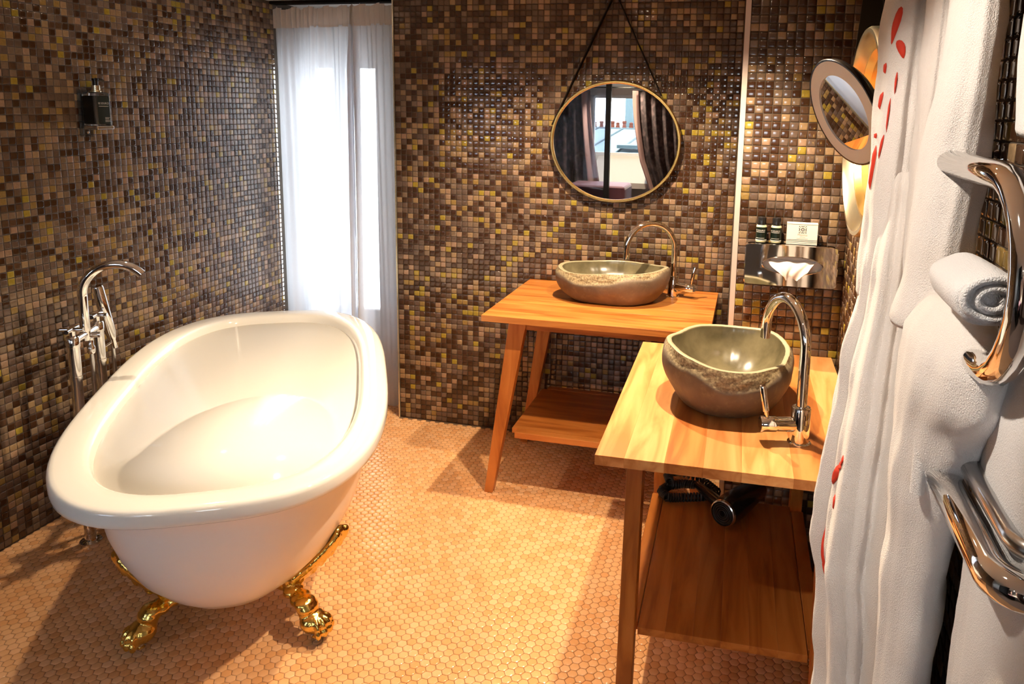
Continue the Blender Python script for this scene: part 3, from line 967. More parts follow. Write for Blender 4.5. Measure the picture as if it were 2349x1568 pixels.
# ------------------------------------------------------------------ tissue dispenser and toiletries on the panel
tb = thing('tissue_dispenser', 'chrome wall tissue dispenser with a tissue showing under the bottles', 'tissue box', (1.607, YT, 0.905))
FX0, FX1, FZ0, FZ1, FY = 1.482, 1.733, 0.906, 1.023, -0.790
OC = Vector((1.612, FY, 0.966)); OA, OB = 0.084, 0.026
KK = 160
# front plate with an oval opening
ring_o, ring_i = [], []
for k in range(KK):
    a = 2 * PI * k / KK
    ca, sa = math.cos(a), math.sin(a)
    ring_o.append(Vector(((FX0 + FX1) / 2 + 0.1255 * math.copysign(abs(ca) ** 0.10, ca), FY, (FZ0 + FZ1) / 2 + 0.0585 * math.copysign(abs(sa) ** 0.10, sa))))
    ring_i.append(OC + Vector((OA * math.copysign(abs(ca) ** 0.85, ca), 0, OB * math.copysign(abs(sa) ** 1.0, sa))))
back_o = [p + Vector((0, 0.060, 0)) for p in ring_o]
lip = [p + (OC - p).normalized() * 0.002 + Vector((0, -0.003, 0)) for p in ring_i]
inb = [OC + (p - OC) * 0.93 + Vector((0, 0.010, 0)) for p in ring_i]
edge = [p + (Vector((0, 0.0035, 0))) + (p - Vector(((FX0 + FX1) / 2, FY, (FZ0 + FZ1) / 2))).normalized() * 0.0025 for p in ring_o]
loft('casing', [back_o, edge, ring_o, [p - (OC - p).normalized() * 0.0005 for p in ring_i], lip, inb], 'chrome', tb, caps=False, ang=14)
box('carton', (OC.x - 0.105, FY + 0.012, OC.z - 0.045), (OC.x + 0.105, FY + 0.050, OC.z + 0.045), 'paper', tb, 0.003)
# tissue
V, F = [], []
nu, nv = 28, 8
for j in range(nv + 1):
    for i in range(nu + 1):
        s = i / nu * 2 - 1; t = j / nv
        wdt = 0.064 * (1 - 0.72 * t ** 1.4)
        V.append(OC + Vector((s * wdt + 0.004 * math.sin(6 * t + 3 * s), -0.004 - 0.010 * math.sin(t * PI * 0.9) + 0.003 * math.sin(9 * s + 4 * t) + 0.012 * (1 - t), 0.013 - 0.050 * t + 0.005 * math.sin(5 * s + 2) * t)))
for j in range(nv):
    for i in range(nu):
        F.append((j * (nu + 1) + i, j * (nu + 1) + i + 1, (j + 1) * (nu + 1) + i + 1, (j + 1) * (nu + 1) + i))
ts = mesh_obj('tissue', V, F, 'tissue', tb, True)
TBZ = FZ1 + 0.0025


def toiletry(label, x, y):
    t = thing('toiletry_bottle', label, 'bottle', (x, y, TBZ), 'small dark green toiletry bottles')
    R = 0.0150
    lathe('body', [(0, 0), (0.0135, 0), (0.015, 0.0015), (R, 0.046), (0.0130, 0.050), (0.009, 0.051), (0, 0.051)], 'lotion', t, (x, y, TBZ), 28)
    lb = lathe('label', [(R + 0.0003, 0.0085), (R + 0.0003, 0.0445)], 'label_green', t, (x, y, TBZ), 28)
    lathe('cap', [(0, 0.050), (0.0122, 0.050), (0.0122, 0.070), (0.0112, 0.072), (0, 0.072)], 'black_plastic', t, (x, y, TBZ), 24)
    lathe('white_band', [(R + 0.0003, 0.0055), (R + 0.0008, 0.0065), (R + 0.0003, 0.0078)], 'label_print', t, (x, y, TBZ), 28)

    def wrap(px, py):
        a = -PI / 2 - 0.25 + px / R
        return Vector((x + (R + 0.0007) * math.cos(a), y + (R + 0.0007) * math.sin(a), TBZ + py))
    lettering('RE SOURCE', 0.0058, lambda px, py: wrap(px, py + 0.035), 'label_print', lb, sx=0.95)
    for zz, wd in ((0.0300, 0.026), (0.0125, 0.026)):
        V = [wrap(-wd / 2 + wd * i / 10, zz + dz) for dz in (0, 0.0010) for i in range(11)]
        mesh_obj('small_print', V, [(i, i + 1, i + 12, i + 11) for i in range(10)], 'label_print', lb)
    return t


toiletry('small dark green bottle on the tissue dispenser, the left one of two', 1.522, -0.762)
toiletry('small dark green bottle on the tissue dispenser, next to the soap box', 1.563, -0.762)
sb = thing('soap_box', 'white printed soap carton standing on the chrome tissue dispenser', 'box', (1.635, -0.762, TBZ))
BX0, BX1, BY0, BY1, BZ1 = 1.592, 1.676, -0.774, -0.752, TBZ + 0.062
box('carton', (BX0, BY0, TBZ), (BX1, BY1, BZ1), 'paper', sb, 0.0006, 1)
for zz, hh in ((BZ1 - 0.0045, 0.0008), (TBZ + 0.013, 0.0012), (TBZ + 0.009, 0.0012), (TBZ + 0.0045, 0.0008)):
    box('printed_line', (BX0 + 0.0003, BY0 - 0.0003, zz), (BX1 - 0.0003, BY0, zz + hh), 'ink', sb)
# square ornamental tile emblem: diamonds, ring and corner leaves
EC = Vector(((BX0 + BX1) / 2 + 0.001, BY0 - 0.0003, TBZ + 0.0435)); ES = 0.0105
EV, EF = [], []


def epoly(pts):
    b = len(EV)
    EV.extend(EC + Vector((p[0] * ES, 0, p[1] * ES)) for p in pts)
    EF.append(tuple(range(b, b + len(pts))))


for q in range(4):
    c_, s_ = math.cos(q * PI / 2), math.sin(q * PI / 2)
    R_ = lambda p: (p[0] * c_ - p[1] * s_, p[0] * s_ + p[1] * c_)
    epoly([R_(p) for p in ((1, 1), (0.62, 0.95), (0.78, 0.78), (0.95, 0.62))])
    epoly([R_(p) for p in ((0.15, 1.0), (0.5, 1.0), (0.32, 0.72))])
    epoly([R_(p) for p in ((-0.15, 1.0), (-0.5, 1.0), (-0.32, 0.72))])
    epoly([R_(p) for p in ((0.45, 0.62), (0.58, 0.75), (0.72, 0.58), (0.58, 0.45))])
    epoly([R_(p) for p in ((0.0, 0.62), (0.22, 0.82), (0.0, 0.98), (-0.22, 0.82))])
    epoly([R_(p) for p in ((0.0, 0.10), (0.16, 0.30), (0.0, 0.44), (-0.16, 0.30))])
    for k in range(4):
        a0, a1 = PI / 4 - 0.7 + 0.35 * k, PI / 4 - 0.7 + 0.35 * (k + 1)
        epoly([R_(p) for p in ((0.50 * math.cos(a0), 0.50 * math.sin(a0)), (0.50 * math.cos(a1), 0.50 * math.sin(a1)), (0.36 * math.cos(a1), 0.36 * math.sin(a1)), (0.36 * math.cos(a0), 0.36 * math.sin(a0)))])
mesh_obj('emblem', EV, EF, 'ink', sb)
lettering('Majolica', 0.0086, lambda x, y: Vector((EC.x + x, EC.z * 0 + BY0 - 0.0004, TBZ + 0.0285 + y)), 'ink_pale', sb, sx=0.95)
for zz, wd in ((0.0215, 0.015), (0.0170, 0.031)):
    box('small_print', (EC.x - wd / 2, BY0 - 0.0003, TBZ + zz), (EC.x + wd / 2, BY0, TBZ + zz + 0.0011), 'ink_pale', sb)

# ------------------------------------------------------------------ hair dryer on the near shelf
SH = 0.228 + 0.0185
hd = thing('hair_dryer', 'black hair dryer with coiled cord lying on the near table shelf', 'hair dryer', (1.48, -0.93, SH))
hc = Vector((1.462, -0.985, SH + 0.042)); hax = Vector((0.46, 0.86, 0.0)).normalized()
lathe('barrel', [(0, -0.004), (0.030, -0.004), (0.034, 0.0), (0.036, 0.006), (0.0405, 0.020), (0.041, 0.055), (0.039, 0.10), (0.034, 0.15), (0.030, 0.20), (0.024, 0.20), (0.024, 0.17), (0, 0.17)], 'black_plastic', hd, hc, 40, hax)
lathe('rear_ring', [(0.0345, -0.005), (0.0375, -0.003), (0.0385, 0.004), (0.036, 0.006), (0.033, -0.001)], 'chrome_satin', hd, hc, 40, hax, closed=True)
for rr in (0.008, 0.014, 0.020, 0.026):
    lathe('rear_grille', [(rr, -0.0045), (rr + 0.002, -0.0055), (rr + 0.004, -0.0045)], 'black_rubber', hd, hc, 30, hax)
h0 = hc + hax * 0.04 + Vector((-0.02, 0.0, 0.0)); h1 = Vector((1.378, -0.815, SH + 0.030))
hn = tube('handle', [h0, h0.lerp(h1, 0.3), h0.lerp(h1, 0.75), h1], [0.0185, 0.0165, 0.015, 0.011], 'black_plastic', hd, 18)
hv = (h1 - h0).normalized(); hsd = hv.cross(UPV).normalized(); hup = hsd.cross(hv)
V = []
for f, wd in ((0.05, 0.010), (0.4, 0.009), (0.95, 0.005)):
    for s in (-1, 1):
        V.append(h0.lerp(h1, f) + hup * (0.0175 - 0.006 * f) + hsd * s * wd)
mesh_obj('handle_trim', V, [(0, 1, 3, 2), (2, 3, 5, 4)], 'chrome_satin', hd)
cp = []
ctrl = [Vector(p) for p in ((1.375, -0.812, SH + 0.028), (1.335, -0.800, SH + 0.020), (1.295, -0.820, SH + 0.018), (1.275, -0.860, SH + 0.018), (1.300, -0.895, SH + 0.018), (1.345, -0.885, SH + 0.020), (1.400, -0.860, SH + 0.018), (1.440, -0.820, SH + 0.018), (1.400, -0.775, SH + 0.022), (1.32, -0.770, SH + 0.045), (1.285, -0.800, SH + 0.048), (1.30, -0.85, SH + 0.046))]
turns = 66
for i in range(turns * 8):
    f = i / (turns * 8 - 1) * (len(ctrl) - 1)
    k = min(int(f), len(ctrl) - 2); g = f - k
    p = ctrl[k].lerp(ctrl[k + 1], g)
    tdir = (ctrl[k + 1] - ctrl[k]).normalized(); sd = tdir.cross(UPV).normalized()
    a = 2 * PI * i / 8
    cp.append(p + sd * (0.011 * math.cos(a)) + UPV * (0.011 * math.sin(a)))
tube('coiled_cord', cp, 0.0034, 'black_rubber', hd, 6)

# ------------------------------------------------------------------ bathrobe, towels and towel warmer on the right wall
def cloth(name, secs, fold, m, parent, K=120, nz=60, capped=True, seed=0, fuzz=0.0010):
    """secs: (z, cx, cy, rx, ry); fold: (amp, count, twist)  -> object and its surface function"""
    secs = sorted(secs, key=lambda s: -s[0])
    zs = [s[0] for s in secs]

    def interp(z):
        z = max(min(z, zs[0]), zs[-1])
        for i in range(len(secs) - 1):
            if zs[i] >= z >= zs[i + 1]:
                f = (zs[i] - z) / (zs[i] - zs[i + 1]); f = f * f * (3 - 2 * f) * 0.5 + f * 0.5
                return [secs[i][j] * (1 - f) + secs[i + 1][j] * f for j in range(1, 5)]
        return secs[-1][1:]

    amp, cnt, twist = fold

    def P(a, z, off=0.0):
        cx, cy, rx, ry = interp(z)
        g = (zs[0] - z) / (zs[0] - zs[-1])
        ph = cnt * a + twist * g + 1.3 * math.sin(2 * a + seed) + 0.6 * math.sin(3 * g + seed)
        w1 = math.sin(ph); w1 = math.copysign(abs(w1) ** 0.7, w1)
        k = 1 + amp * (0.35 + 0.65 * g) * w1 + 0.35 * amp * math.sin(2.3 * ph + seed)
        d = Vector((math.cos(a) * rx * k, math.sin(a) * ry * k, 0))
        q = Vector((cx, cy, z)) + d
        n = d.normalized()
        q += n * (off + fuzz * noise.noise(Vector((q.x, q.y, q.z * 0.7)) * 70 + Vector((seed, 0, 0))) + 0.006 * noise.noise(q * 14 + Vector((seed * 2, 3, 1))))
        q.x = min(q.x, XR - 0.002)
        return q

    rows = [zs[0] + (zs[-1] - zs[0]) * i / nz for i in range(nz + 1)]
    S = [[P(2 * PI * k / K, z) for k in range(K)] for z in rows]
    if capped:
        def shrink(ring, f, dz):
            c = sum(ring, Vector()) / len(ring)
            return [c + (p - c) * f + Vector((0, 0, dz)) for p in ring]
        S = [shrink(S[0], 0.35, 0.018), shrink(S[0], 0.75, 0.014)] + S + [shrink(S[-1], 0.93, -0.006), shrink(S[-1], 0.80, -0.004), shrink(S[-1], 0.72, 0.02)]
    return loft(name, S, m, parent, caps=True), P


def patch(name, P, a0, z0, shape, m, parent, off=0.0045, n=6):
    """small embroidered motif: polygon in (angle, height) on the cloth surface"""
    cx = sum(p[0] for p in shape) / len(shape); cz = sum(p[1] for p in shape) / len(shape)
    V = [P(a0 + cx, z0 + cz, off)]
    rings = 3
    for r in range(1, rings + 1):
        for i in range(len(shape)):
            p = shape[i]
            f = r / rings
            V.append(P(a0 + cx + (p[0] - cx) * f, z0 + cz + (p[1] - cz) * f, off if r < rings else 0.0005))
    L_ = len(shape); F = []
    for i in range(L_):
        F.append((0, 1 + i, 1 + (i + 1) % L_))
    for r in range(rings - 1):
        for i in range(L_):
            j = (i + 1) % L_
            F.append((1 + r * L_ + i, 1 + (r + 1) * L_ + i, 1 + (r + 1) * L_ + j, 1 + r * L_ + j))
    return mesh_obj(name, V, F, m, parent, True)


def leaf(w, h, lean=0.0, n=14):
    return [(w * math.sin(2 * PI * i / n) * (0.7 + 0.3 * math.cos(2 * PI * i / n)) + lean * math.cos(2 * PI * i / n), h * math.cos(2 * PI * i / n)) for i in range(n)]


rb = thing('bathrobe', 'white terry bathrobe with red embroidery hanging on the right wall', 'bathrobe', (1.70, -1.85, 0.33))
_, Pb = cloth('body', [(1.30, 1.705, -1.80, 0.030, 0.07), (1.16, 1.698, -1.82, 0.038, 0.10), (1.02, 1.690, -1.83, 0.050, 0.125), (0.86, 1.682, -1.84, 0.058, 0.135),
                       (0.74, 1.678, -1.84, 0.062, 0.140), (0.66, 1.686, -1.84, 0.057, 0.135), (0.50, 1.690, -1.84, 0.053, 0.13), (0.33, 1.692, -1.84, 0.050, 0.125)], (0.17, 8, 1.6), 'terry', rb, K=200, nz=90, seed=1)
_, Ps = cloth('sleeve', [(1.84, 1.708, -1.76, 0.032, 0.055), (1.55, 1.699, -1.775, 0.038, 0.055), (1.36, 1.691, -1.79, 0.035, 0.052), (1.22, 1.684, -1.80, 0.031, 0.046), (1.125, 1.681, -1.80, 0.029, 0.042)], (0.10, 5, 0.8), 'terry', rb, seed=2)
_, Pq = cloth('sleeve', [(1.84, 1.728, -2.04, 0.020, 0.045), (1.53, 1.719, -2.05, 0.028, 0.050), (1.32, 1.711, -2.05, 0.034, 0.052), (1.21, 1.703, -2.05, 0.037, 0.052), (1.155, 1.692, -2.05, 0.034, 0.048)], (0.045, 3, 0.5), 'terry', rb, seed=3)
cloth('collar_fold', [(1.84, 1.722, -1.87, 0.018, 0.06), (1.5, 1.720, -1.88, 0.020, 0.06), (1.2, 1.714, -1.88, 0.020, 0.05), (1.06, 1.710, -1.88, 0.018, 0.045)], (0.08, 4, 0.5), 'terry', rb, seed=4)
for a_, z_, sh in ((PI * 1.28, 1.520, leaf(0.16, 0.026, 0.1)), (PI * 1.36, 1.487, leaf(0.2, 0.013, -0.1)), (PI * 1.16, 1.462, leaf(0.09, 0.008)), (PI * 1.34, 1.440, leaf(0.05, 0.016)),
                   (PI * 1.14, 1.416, leaf(0.11, 0.013, 0.05)), (PI * 1.30, 1.395, leaf(0.035, 0.025)), (PI * 1.12, 1.365, leaf(0.05, 0.004)), (PI * 1.26, 1.350, leaf(0.05, 0.018, 0.05)), (PI * 1.10, 1.318, leaf(0.28, 0.034, 0.08))):
    patch('embroidery', Ps, a_, z_, sh, 'red_thread', rb)
for a_, z_, sh in ((PI * 1.20, 0.905, leaf(0.06, 0.010, 0.03)), (PI * 1.17, 0.890, leaf(0.10, 0.008, 0.06)), (PI * 1.13, 0.868, leaf(0.10, 0.018, 0.06)), (PI * 1.17, 0.835, leaf(0.05, 0.010, -0.02)), (PI * 1.10, 0.745, leaf(0.09, 0.032, -0.12)), (PI * 1.13, 0.712, leaf(0.06, 0.016, -0.05))):
    patch('embroidery', Pb, a_, z_, sh, 'red_thread', rb)
# belt hanging from its loop
bl = [Vector((1.712, -2.10, 1.172)), Vector((1.696, -2.145, 1.160)), Vector((1.684, -2.165, 1.130)), Vector((1.681, -2.168, 1.06)), Vector((1.681, -2.168, 0.990))]
tube('belt', bl, [0.007, 0.008, 0.008, 0.008, 0.0075], 'terry', rb, 12)

# towel warmer: serpentine chrome tube
tw = thing('towel_warmer', 'chrome serpentine towel warmer on the right wall beside the towels', 'towel rail', (1.70, -2.25, 0.95))
XW = 1.700
pts = [Vector((XR, -2.02, 1.345)), Vector((XW + 0.02, -2.02, 1.345)), Vector((XW, -2.04, 1.345)), Vector((XW, -2.275, 1.345))]
pts += [Vector((XW, -2.275 - 0.088 * math.sin(a), 1.258 + 0.0865 * math.cos(a))) for a in [PI * i / 14 for i in range(1, 15)]]
pts += [Vector((XW, -2.05, 1.1715))]
tube('upper_loop', pts, 0.0135, 'chrome', tw, 18)
XB = 1.703
pts = [Vector((XR, -2.15, 1.016)), Vector((XB + 0.02, -2.15, 1.016)), Vector((XB, -2.17, 1.016)), Vector((XB, -2.352, 1.016))]
pts += [Vector((XB + 0.03 - 0.03 * math.cos(a), -2.352 - 0.03 * math.sin(a), 1.016)) for a in [PI / 2 * i / 8 for i in range(1, 9)]] + [Vector((XR, -2.382, 1.016))]
tube('lower_bar', pts, 0.017, 'chrome', tw, 18)
tube('lower_bar', [p + Vector((0.016, 0.010, 0.028)) for p in pts], 0.010, 'chrome_satin', tw, 14)
tube('upright', [Vector((XW, -2.05, 1.1715)), Vector((XR - 0.02, -2.05, 1.1715)), Vector((XR - 0.012, -2.05, 1.16)), Vector((XR - 0.012, -2.05, 1.00))], 0.0125, 'chrome', tw, 16)

# hanging hand towel over the loop
ht = thing('hand_towel', 'white hand towel draped over the chrome towel warmer beside the bathrobe', 'towel', (1.70, -2.10, 0.40))
cloth('towel_drape', [(1.186, 1.706, -2.16, 0.030, 0.115), (1.16, 1.704, -2.16, 0.042, 0.125), (1.12, 1.704, -2.15, 0.045, 0.125), (1.06, 1.706, -2.12, 0.043, 0.10), (0.98, 1.707, -2.09, 0.040, 0.078), (0.88, 1.709, -2.07, 0.036, 0.066), (0.70, 1.711, -2.05, 0.033, 0.06), (0.40, 1.713, -2.04, 0.030, 0.06)], (0.05, 4, 1.0), 'terry', ht, seed=6)
# rolled towel
rt = thing('rolled_towel', 'small white towel rolled up above the hand towel on the towel warmer', 'towel', (1.695, -2.25, 1.19))
rc = Vector((1.693, -2.175, 1.240))
V = []
spn = 90
S = []
for yy, sc in ((-0.135, 0.90), (-0.13, 0.98), (-0.10, 1.0), (-0.06, 1.0), (-0.03, 0.98), (-0.02, 0.9)):
    ring = []
    for k in range(spn):
        a = 2 * PI * k / spn
        rr = 1 + 0.05 * math.sin(2 * a + 1) + 0.03 * math.sin(5 * a)
        ring.append(rc + Vector((0.029 * sc * rr * math.cos(a), yy, 0.025 * sc * rr * math.sin(a))))
    S.append(ring)
loft('roll', S, 'terry_cool', rt, caps=True)
sp_ = []
for i in range(60):
    f = i / 59; a = 2 * PI * 2.1 * f
    sp_.append(rc + Vector((0.029 * (1 - 0.8 * f) * math.cos(a), -0.137, 0.022 * (1 - 0.8 * f) * math.sin(a))))
tube('rolled_edge', sp_, 0.0042, 'terry_cool', rt, 8)
# bath towel on the lower bar
bt = thing('bath_towel', 'large white bath towel hanging low on the towel warmer nearest the camera', 'towel', (1.72, -2.30, 0.45))
cloth('towel_drape', [(1.165, 1.736, -2.36, 0.012, 0.15), (1.13, 1.734, -2.36, 0.016, 0.17), (1.0, 1.735, -2.36, 0.016, 0.175), (0.85, 1.734, -2.36, 0.017, 0.18), (0.60, 1.733, -2.36, 0.018, 0.185), (0.42, 1.733, -2.36, 0.018, 0.185)], (0.06, 5, 0.9), 'terry_cool', bt, seed=8, fuzz=0.002)
sb2 = thing('spare_bathrobe', 'second white bathrobe in shade at the right edge above the towel warmer', 'bathrobe', (1.73, -2.33, 1.38))
cloth('body', [(1.84, 1.735, -2.30, 0.016, 0.10), (1.6, 1.733, -2.31, 0.018, 0.11), (1.45, 1.731, -2.30, 0.020, 0.10), (1.385, 1.731, -2.29, 0.020, 0.08)], (0.08, 4, 0.8), 'terry_cool', sb2, seed=9)

# ------------------------------------------------------------------ bedroom behind the camera (seen in the mirrors)
mat('plaster', (0.62, 0.60, 0.58), 0.9)
mat('carpet', (0.10, 0.075, 0.075), 0.95)
mat('damask', (0.045, 0.030, 0.032), 0.8)
noise_colour(MATS['damask'], (0.030, 0.020, 0.022), (0.105, 0.070, 0.072), ns=22, detail=5, lo=0.45, hi=0.68)
mat('lining', (0.50, 0.33, 0.31), 0.8)
mat('bench_velvet', (0.33, 0.15, 0.22), 0.6, **{'Sheen Weight': 0.4})
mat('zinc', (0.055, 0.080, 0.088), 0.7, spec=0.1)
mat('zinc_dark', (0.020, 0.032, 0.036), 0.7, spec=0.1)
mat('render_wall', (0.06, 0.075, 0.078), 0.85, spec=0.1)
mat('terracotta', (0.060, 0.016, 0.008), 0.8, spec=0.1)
YB = -4.46
struct(box('floor_bedroom', (-2.2, YB - 0.1, -0.06), (1.95, -2.62, -0.004), 'carpet'))
struct(box('wall_bedroom_right', (XR + TT, YB - 0.1, -0.06), (XR + 0.12, -2.62, 1.95), 'plaster'))
struct(box('wall_bedroom_left', (-2.2, YB - 0.1, -0.06), (-2.1, -2.62, 1.95), 'plaster'))
struct(box('wall_bedroom_inner', (-2.2, -2.72, -0.06), (XL - 0.1, -2.60, 1.95), 'plaster'))
# sloping attic ceiling
V = [(-2.2, -2.58, 1.86), (1.95, -2.58, 1.86), (1.95, YB - 0.1, 1.585), (-2.2, YB - 0.1, 1.585)]
V += [(x, y, z + 0.05) for x, y, z in V]
struct(fix_normals(mesh_obj('ceiling_bedroom', V, [(0, 1, 2, 3), (7, 6, 5, 4), (0, 4, 5, 1), (1, 5, 6, 2), (2, 6, 7, 3), (3, 7, 4, 0)], 'ceiling_white')))
WX0, WX1, WZ0, WZ1 = -0.10, 0.80, 0.94, 1.53
struct(box('wall_bedroom_west', (-0.80, YB - 0.16, -0.06), (WX0, YB - 0.06, 1.95), 'plaster'))
struct(box('wall_bedroom_far', (-2.2, YB - 0.16, -0.06), (-1.75, YB - 0.06, 1.95), 'plaster'))
struct(box('wall_bedroom_parapet', (-1.75, YB - 0.16, -0.06), (-0.80, YB - 0.06, 0.90), 'plaster'))
struct(box('wall_bedroom_beam', (-1.75, YB - 0.16, 1.54), (-0.80, YB - 0.06, 1.95), 'plaster'))
w4 = bpy.data.objects.new('added_window_4', None); COL.objects.link(w4); w4.location = (-1.28, YB, 0.90); w4['kind'] = 'structure'  # unseen window, added to bring more daylight into the bedroom
for lo, hi in (((-1.75, YB - 0.13, 0.90), (-1.71, YB - 0.09, 1.54)), ((-0.84, YB - 0.13, 0.90), (-0.80, YB - 0.09, 1.54)), ((-1.71, YB - 0.13, 0.90), (-0.84, YB - 0.09, 0.94)), ((-1.71, YB - 0.13, 1.50), (-0.84, YB - 0.09, 1.54))):
    box('window_frame', lo, hi, 'window_white', w4, 0.003)
box('window_pane', (-1.71, YB - 0.112, 0.94), (-0.84, YB - 0.108, 1.50), 'clear_pane', w4)
portal((-1.28, YB - 0.18, 1.22), (-PI / 2, 0, 0), 0.95, 0.66)
struct(box('wall_bedroom_east', (WX1, YB - 0.16, -0.06), (1.22, YB - 0.06, 1.95), 'plaster'))
struct(box('wall_bedroom_corner', (1.68, YB - 0.16, -0.06), (1.95, YB - 0.06, 1.95), 'plaster'))
struct(box('wall_bedroom_ledge', (1.22, YB - 0.16, -0.06), (1.68, YB - 0.06, 1.02), 'plaster'))
struct(box('wall_bedroom_lintel', (1.22, YB - 0.16, 1.54), (1.68, YB - 0.06, 1.95), 'plaster'))
w3 = bpy.data.objects.new('added_window_3', None); COL.objects.link(w3); w3.location = (1.45, YB, 1.02); w3['kind'] = 'structure'  # unseen window, added to throw daylight on bathrobe and towels
for lo, hi in (((1.22, YB - 0.13, 1.02), (1.25, YB - 0.09, 1.54)), ((1.65, YB - 0.13, 1.02), (1.68, YB - 0.09, 1.54)), ((1.25, YB - 0.13, 1.02), (1.65, YB - 0.09, 1.05)), ((1.25, YB - 0.13, 1.51), (1.65, YB - 0.09, 1.54))):
    box('window_frame', lo, hi, 'window_white', w3, 0.003)
box('window_pane', (1.25, YB - 0.112, 1.05), (1.65, YB - 0.108, 1.51), 'clear_pane', w3)
portal((1.45, YB - 0.18, 1.28), (-PI / 2, 0, 0), 0.50, 0.55)
struct(box('wall_bedroom_below', (WX0, YB - 0.16, -0.06), (WX1, YB - 0.06, WZ0), 'ceiling_white'))
struct(box('wall_bedroom_above', (WX0, YB - 0.16, WZ1), (WX1, YB - 0.06, 1.95), 'plaster'))
w2 = bpy.data.objects.new('window_2', None); COL.objects.link(w2); w2.location = (0.35, YB, WZ0); w2['kind'] = 'structure'
for lo, hi in (((WX0, YB - 0.13, WZ0), (WX0 + 0.04, YB - 0.09, WZ1)), ((WX1 - 0.04, YB - 0.13, WZ0), (WX1, YB - 0.09, WZ1)),
               ((WX0, YB - 0.13, WZ0), (WX1, YB - 0.09, WZ0 + 0.03)), ((WX0, YB - 0.13, WZ1 - 0.03), (WX1, YB - 0.09, WZ1))):
    box('window_frame', lo, hi, 'window_white', w2, 0.003)
box('window_pane', (WX0 + 0.04, YB - 0.112, WZ0 + 0.03), (WX1 - 0.04, YB - 0.108, WZ1 - 0.03), 'clear_pane', w2)
V = [(WX0 + 0.1, YB - 0.06, 0.935), (WX1, YB - 0.06, 0.935), (WX1, YB + 0.50, 0.730), (WX0 + 0.1, YB + 0.50, 0.730)]
V += [(x, y, z - 0.05) for x, y, z in V]
fix_normals(mesh_obj('window_sill', V, [(0, 1, 2, 3), (7, 6, 5, 4), (0, 4, 5, 1), (1, 5, 6, 2), (2, 6, 7, 3), (3, 7, 4, 0)], 'ceiling_white', w2))
portal((0.35, YB - 0.18, 1.23), (-PI / 2, 0, 0), 0.95, 0.62)
tag(tube('curtain_rod', [(-0.75, YB + 0.56, 1.585), (1.3, YB + 0.56, 1.585)], 0.008, 'black_steel', None, 10), 'dark curtain rod over the bedroom window seen in the round mirror', 'curtain rod')


def drape(label, x_top, x_mid, x_bot, yv, m, lin):
    """tied-back curtain: edges (left, right) at the top, half way and bottom"""
    t = thing('bedroom_curtain', label, 'curtain', ((x_top[0] + x_top[1]) / 2, yv, 0.25), 'curtains of the bedroom window')

    def fn(s, z, dx=0, dy=0):
        f = (1.56 - z) / 1.26
        def lerp3(a, b, c):
            return a + (b - a) * (f / 0.5) ** 1.6 if f < 0.5 else b + (c - b) * ((f - 0.5) / 0.5)
        a = lerp3(x_top[0], x_mid[0], x_bot[0]); b = lerp3(x_top[1], x_mid[1], x_bot[1])
        return Vector((a + (b - a) * s + dx, yv + 0.022 * math.sin(2 * PI * 6 * s + 0.5 * f) + dy, z))
    zs = [1.56 - 1.26 * i / 30 for i in range(31)]
    grid_sheet('panel', lambda s, z: fn(s, z), 72, 0, 1, zs, m, t, 0.006)
    e0, e1 = lin
    grid_sheet('lining_edge', lambda s, z: fn(e0 + (e1 - e0) * s, z, 0, 0.012), 12, 0, 1, zs, 'lining', t, 0.004)
    return t


drape('dark patterned curtain left of the bedroom window seen in the round mirror', (-0.50, 0.02), (-0.56, 0.09), (-0.62, 0.20), YB + 0.54, 'damask', (0.86, 1.0))
drape('dark patterned curtain right of the bedroom window seen in the round mirror', (0.41, 0.95), (0.50, 0.98), (0.74, 1.05), YB + 0.54, 'damask', (0.0, 0.10))
bn = thing('bench', 'mauve velvet bench under the bedroom window seen in the round mirror', 'bench', (0.26, -3.65, 0))
box('cushion', (-0.08, -3.88, 0.58), (0.44, -3.46, 0.745), 'bench_velvet', bn, 0.03, 3)
box('base', (-0.06, -3.86, 0.0), (0.42, -3.48, 0.58), 'black_steel', bn, 0.01)
pt_ = thing('glass_partition', 'black steel framed glass partition seen in the round mirror', 'partition', (-0.3, -3.40, 0))
box('post', (0.270, -3.42, 0.0), (0.315, -3.38, 1.74), 'black_steel', pt_, 0.002)
box('post', (-1.10, -3.42, 0.0), (-1.05, -3.38, 1.74), 'black_steel', pt_, 0.002)
box('bottom_rail', (-1.05, -3.42, 0.0), (0.27, -3.38, 0.05), 'black_steel', pt_, 0.002)
box('pane', (-1.05, -3.403, 0.05), (0.270, -3.397, 1.74), 'partition_glass', pt_)

# roofs across the street
rf = thing('zinc_roof', 'pale zinc roof across the street beyond the bedroom window', 'roof', (-0.6, -11, -3.0))
V = [(-5, -8.4, 0.60), (4, -8.4, 0.52), (4, -13.6, 0.93), (-5, -13.6, 0.99), (-5, -8.4, -3), (4, -8.4, -3), (4, -13.6, -3), (-5, -13.6, -3)]
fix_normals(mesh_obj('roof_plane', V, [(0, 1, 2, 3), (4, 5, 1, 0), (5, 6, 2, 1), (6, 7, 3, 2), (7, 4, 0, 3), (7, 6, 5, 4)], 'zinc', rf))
for k in range(16):
    x = -4.6 + 0.55 * k
    tube('standing_seam', [(x, -8.38, 0.61 - 0.08 * (x + 5) / 9), (x, -13.6, 1.0 - 0.06 * (x + 5) / 9)], 0.022, 'zinc_dark', rf, 6)
box('skylight', (-0.75, -10.4, 0.745), (-0.25, -9.8, 0.80), 'zinc_dark', rf)
hb2 = thing('roof_house', 'pale rendered house end with chimney stacks across the street', 'house', (0, -14.5, -4))
box('wall', (-6, -15.0, -4), (4, -14.0, 0.985), 'render_wall', hb2)
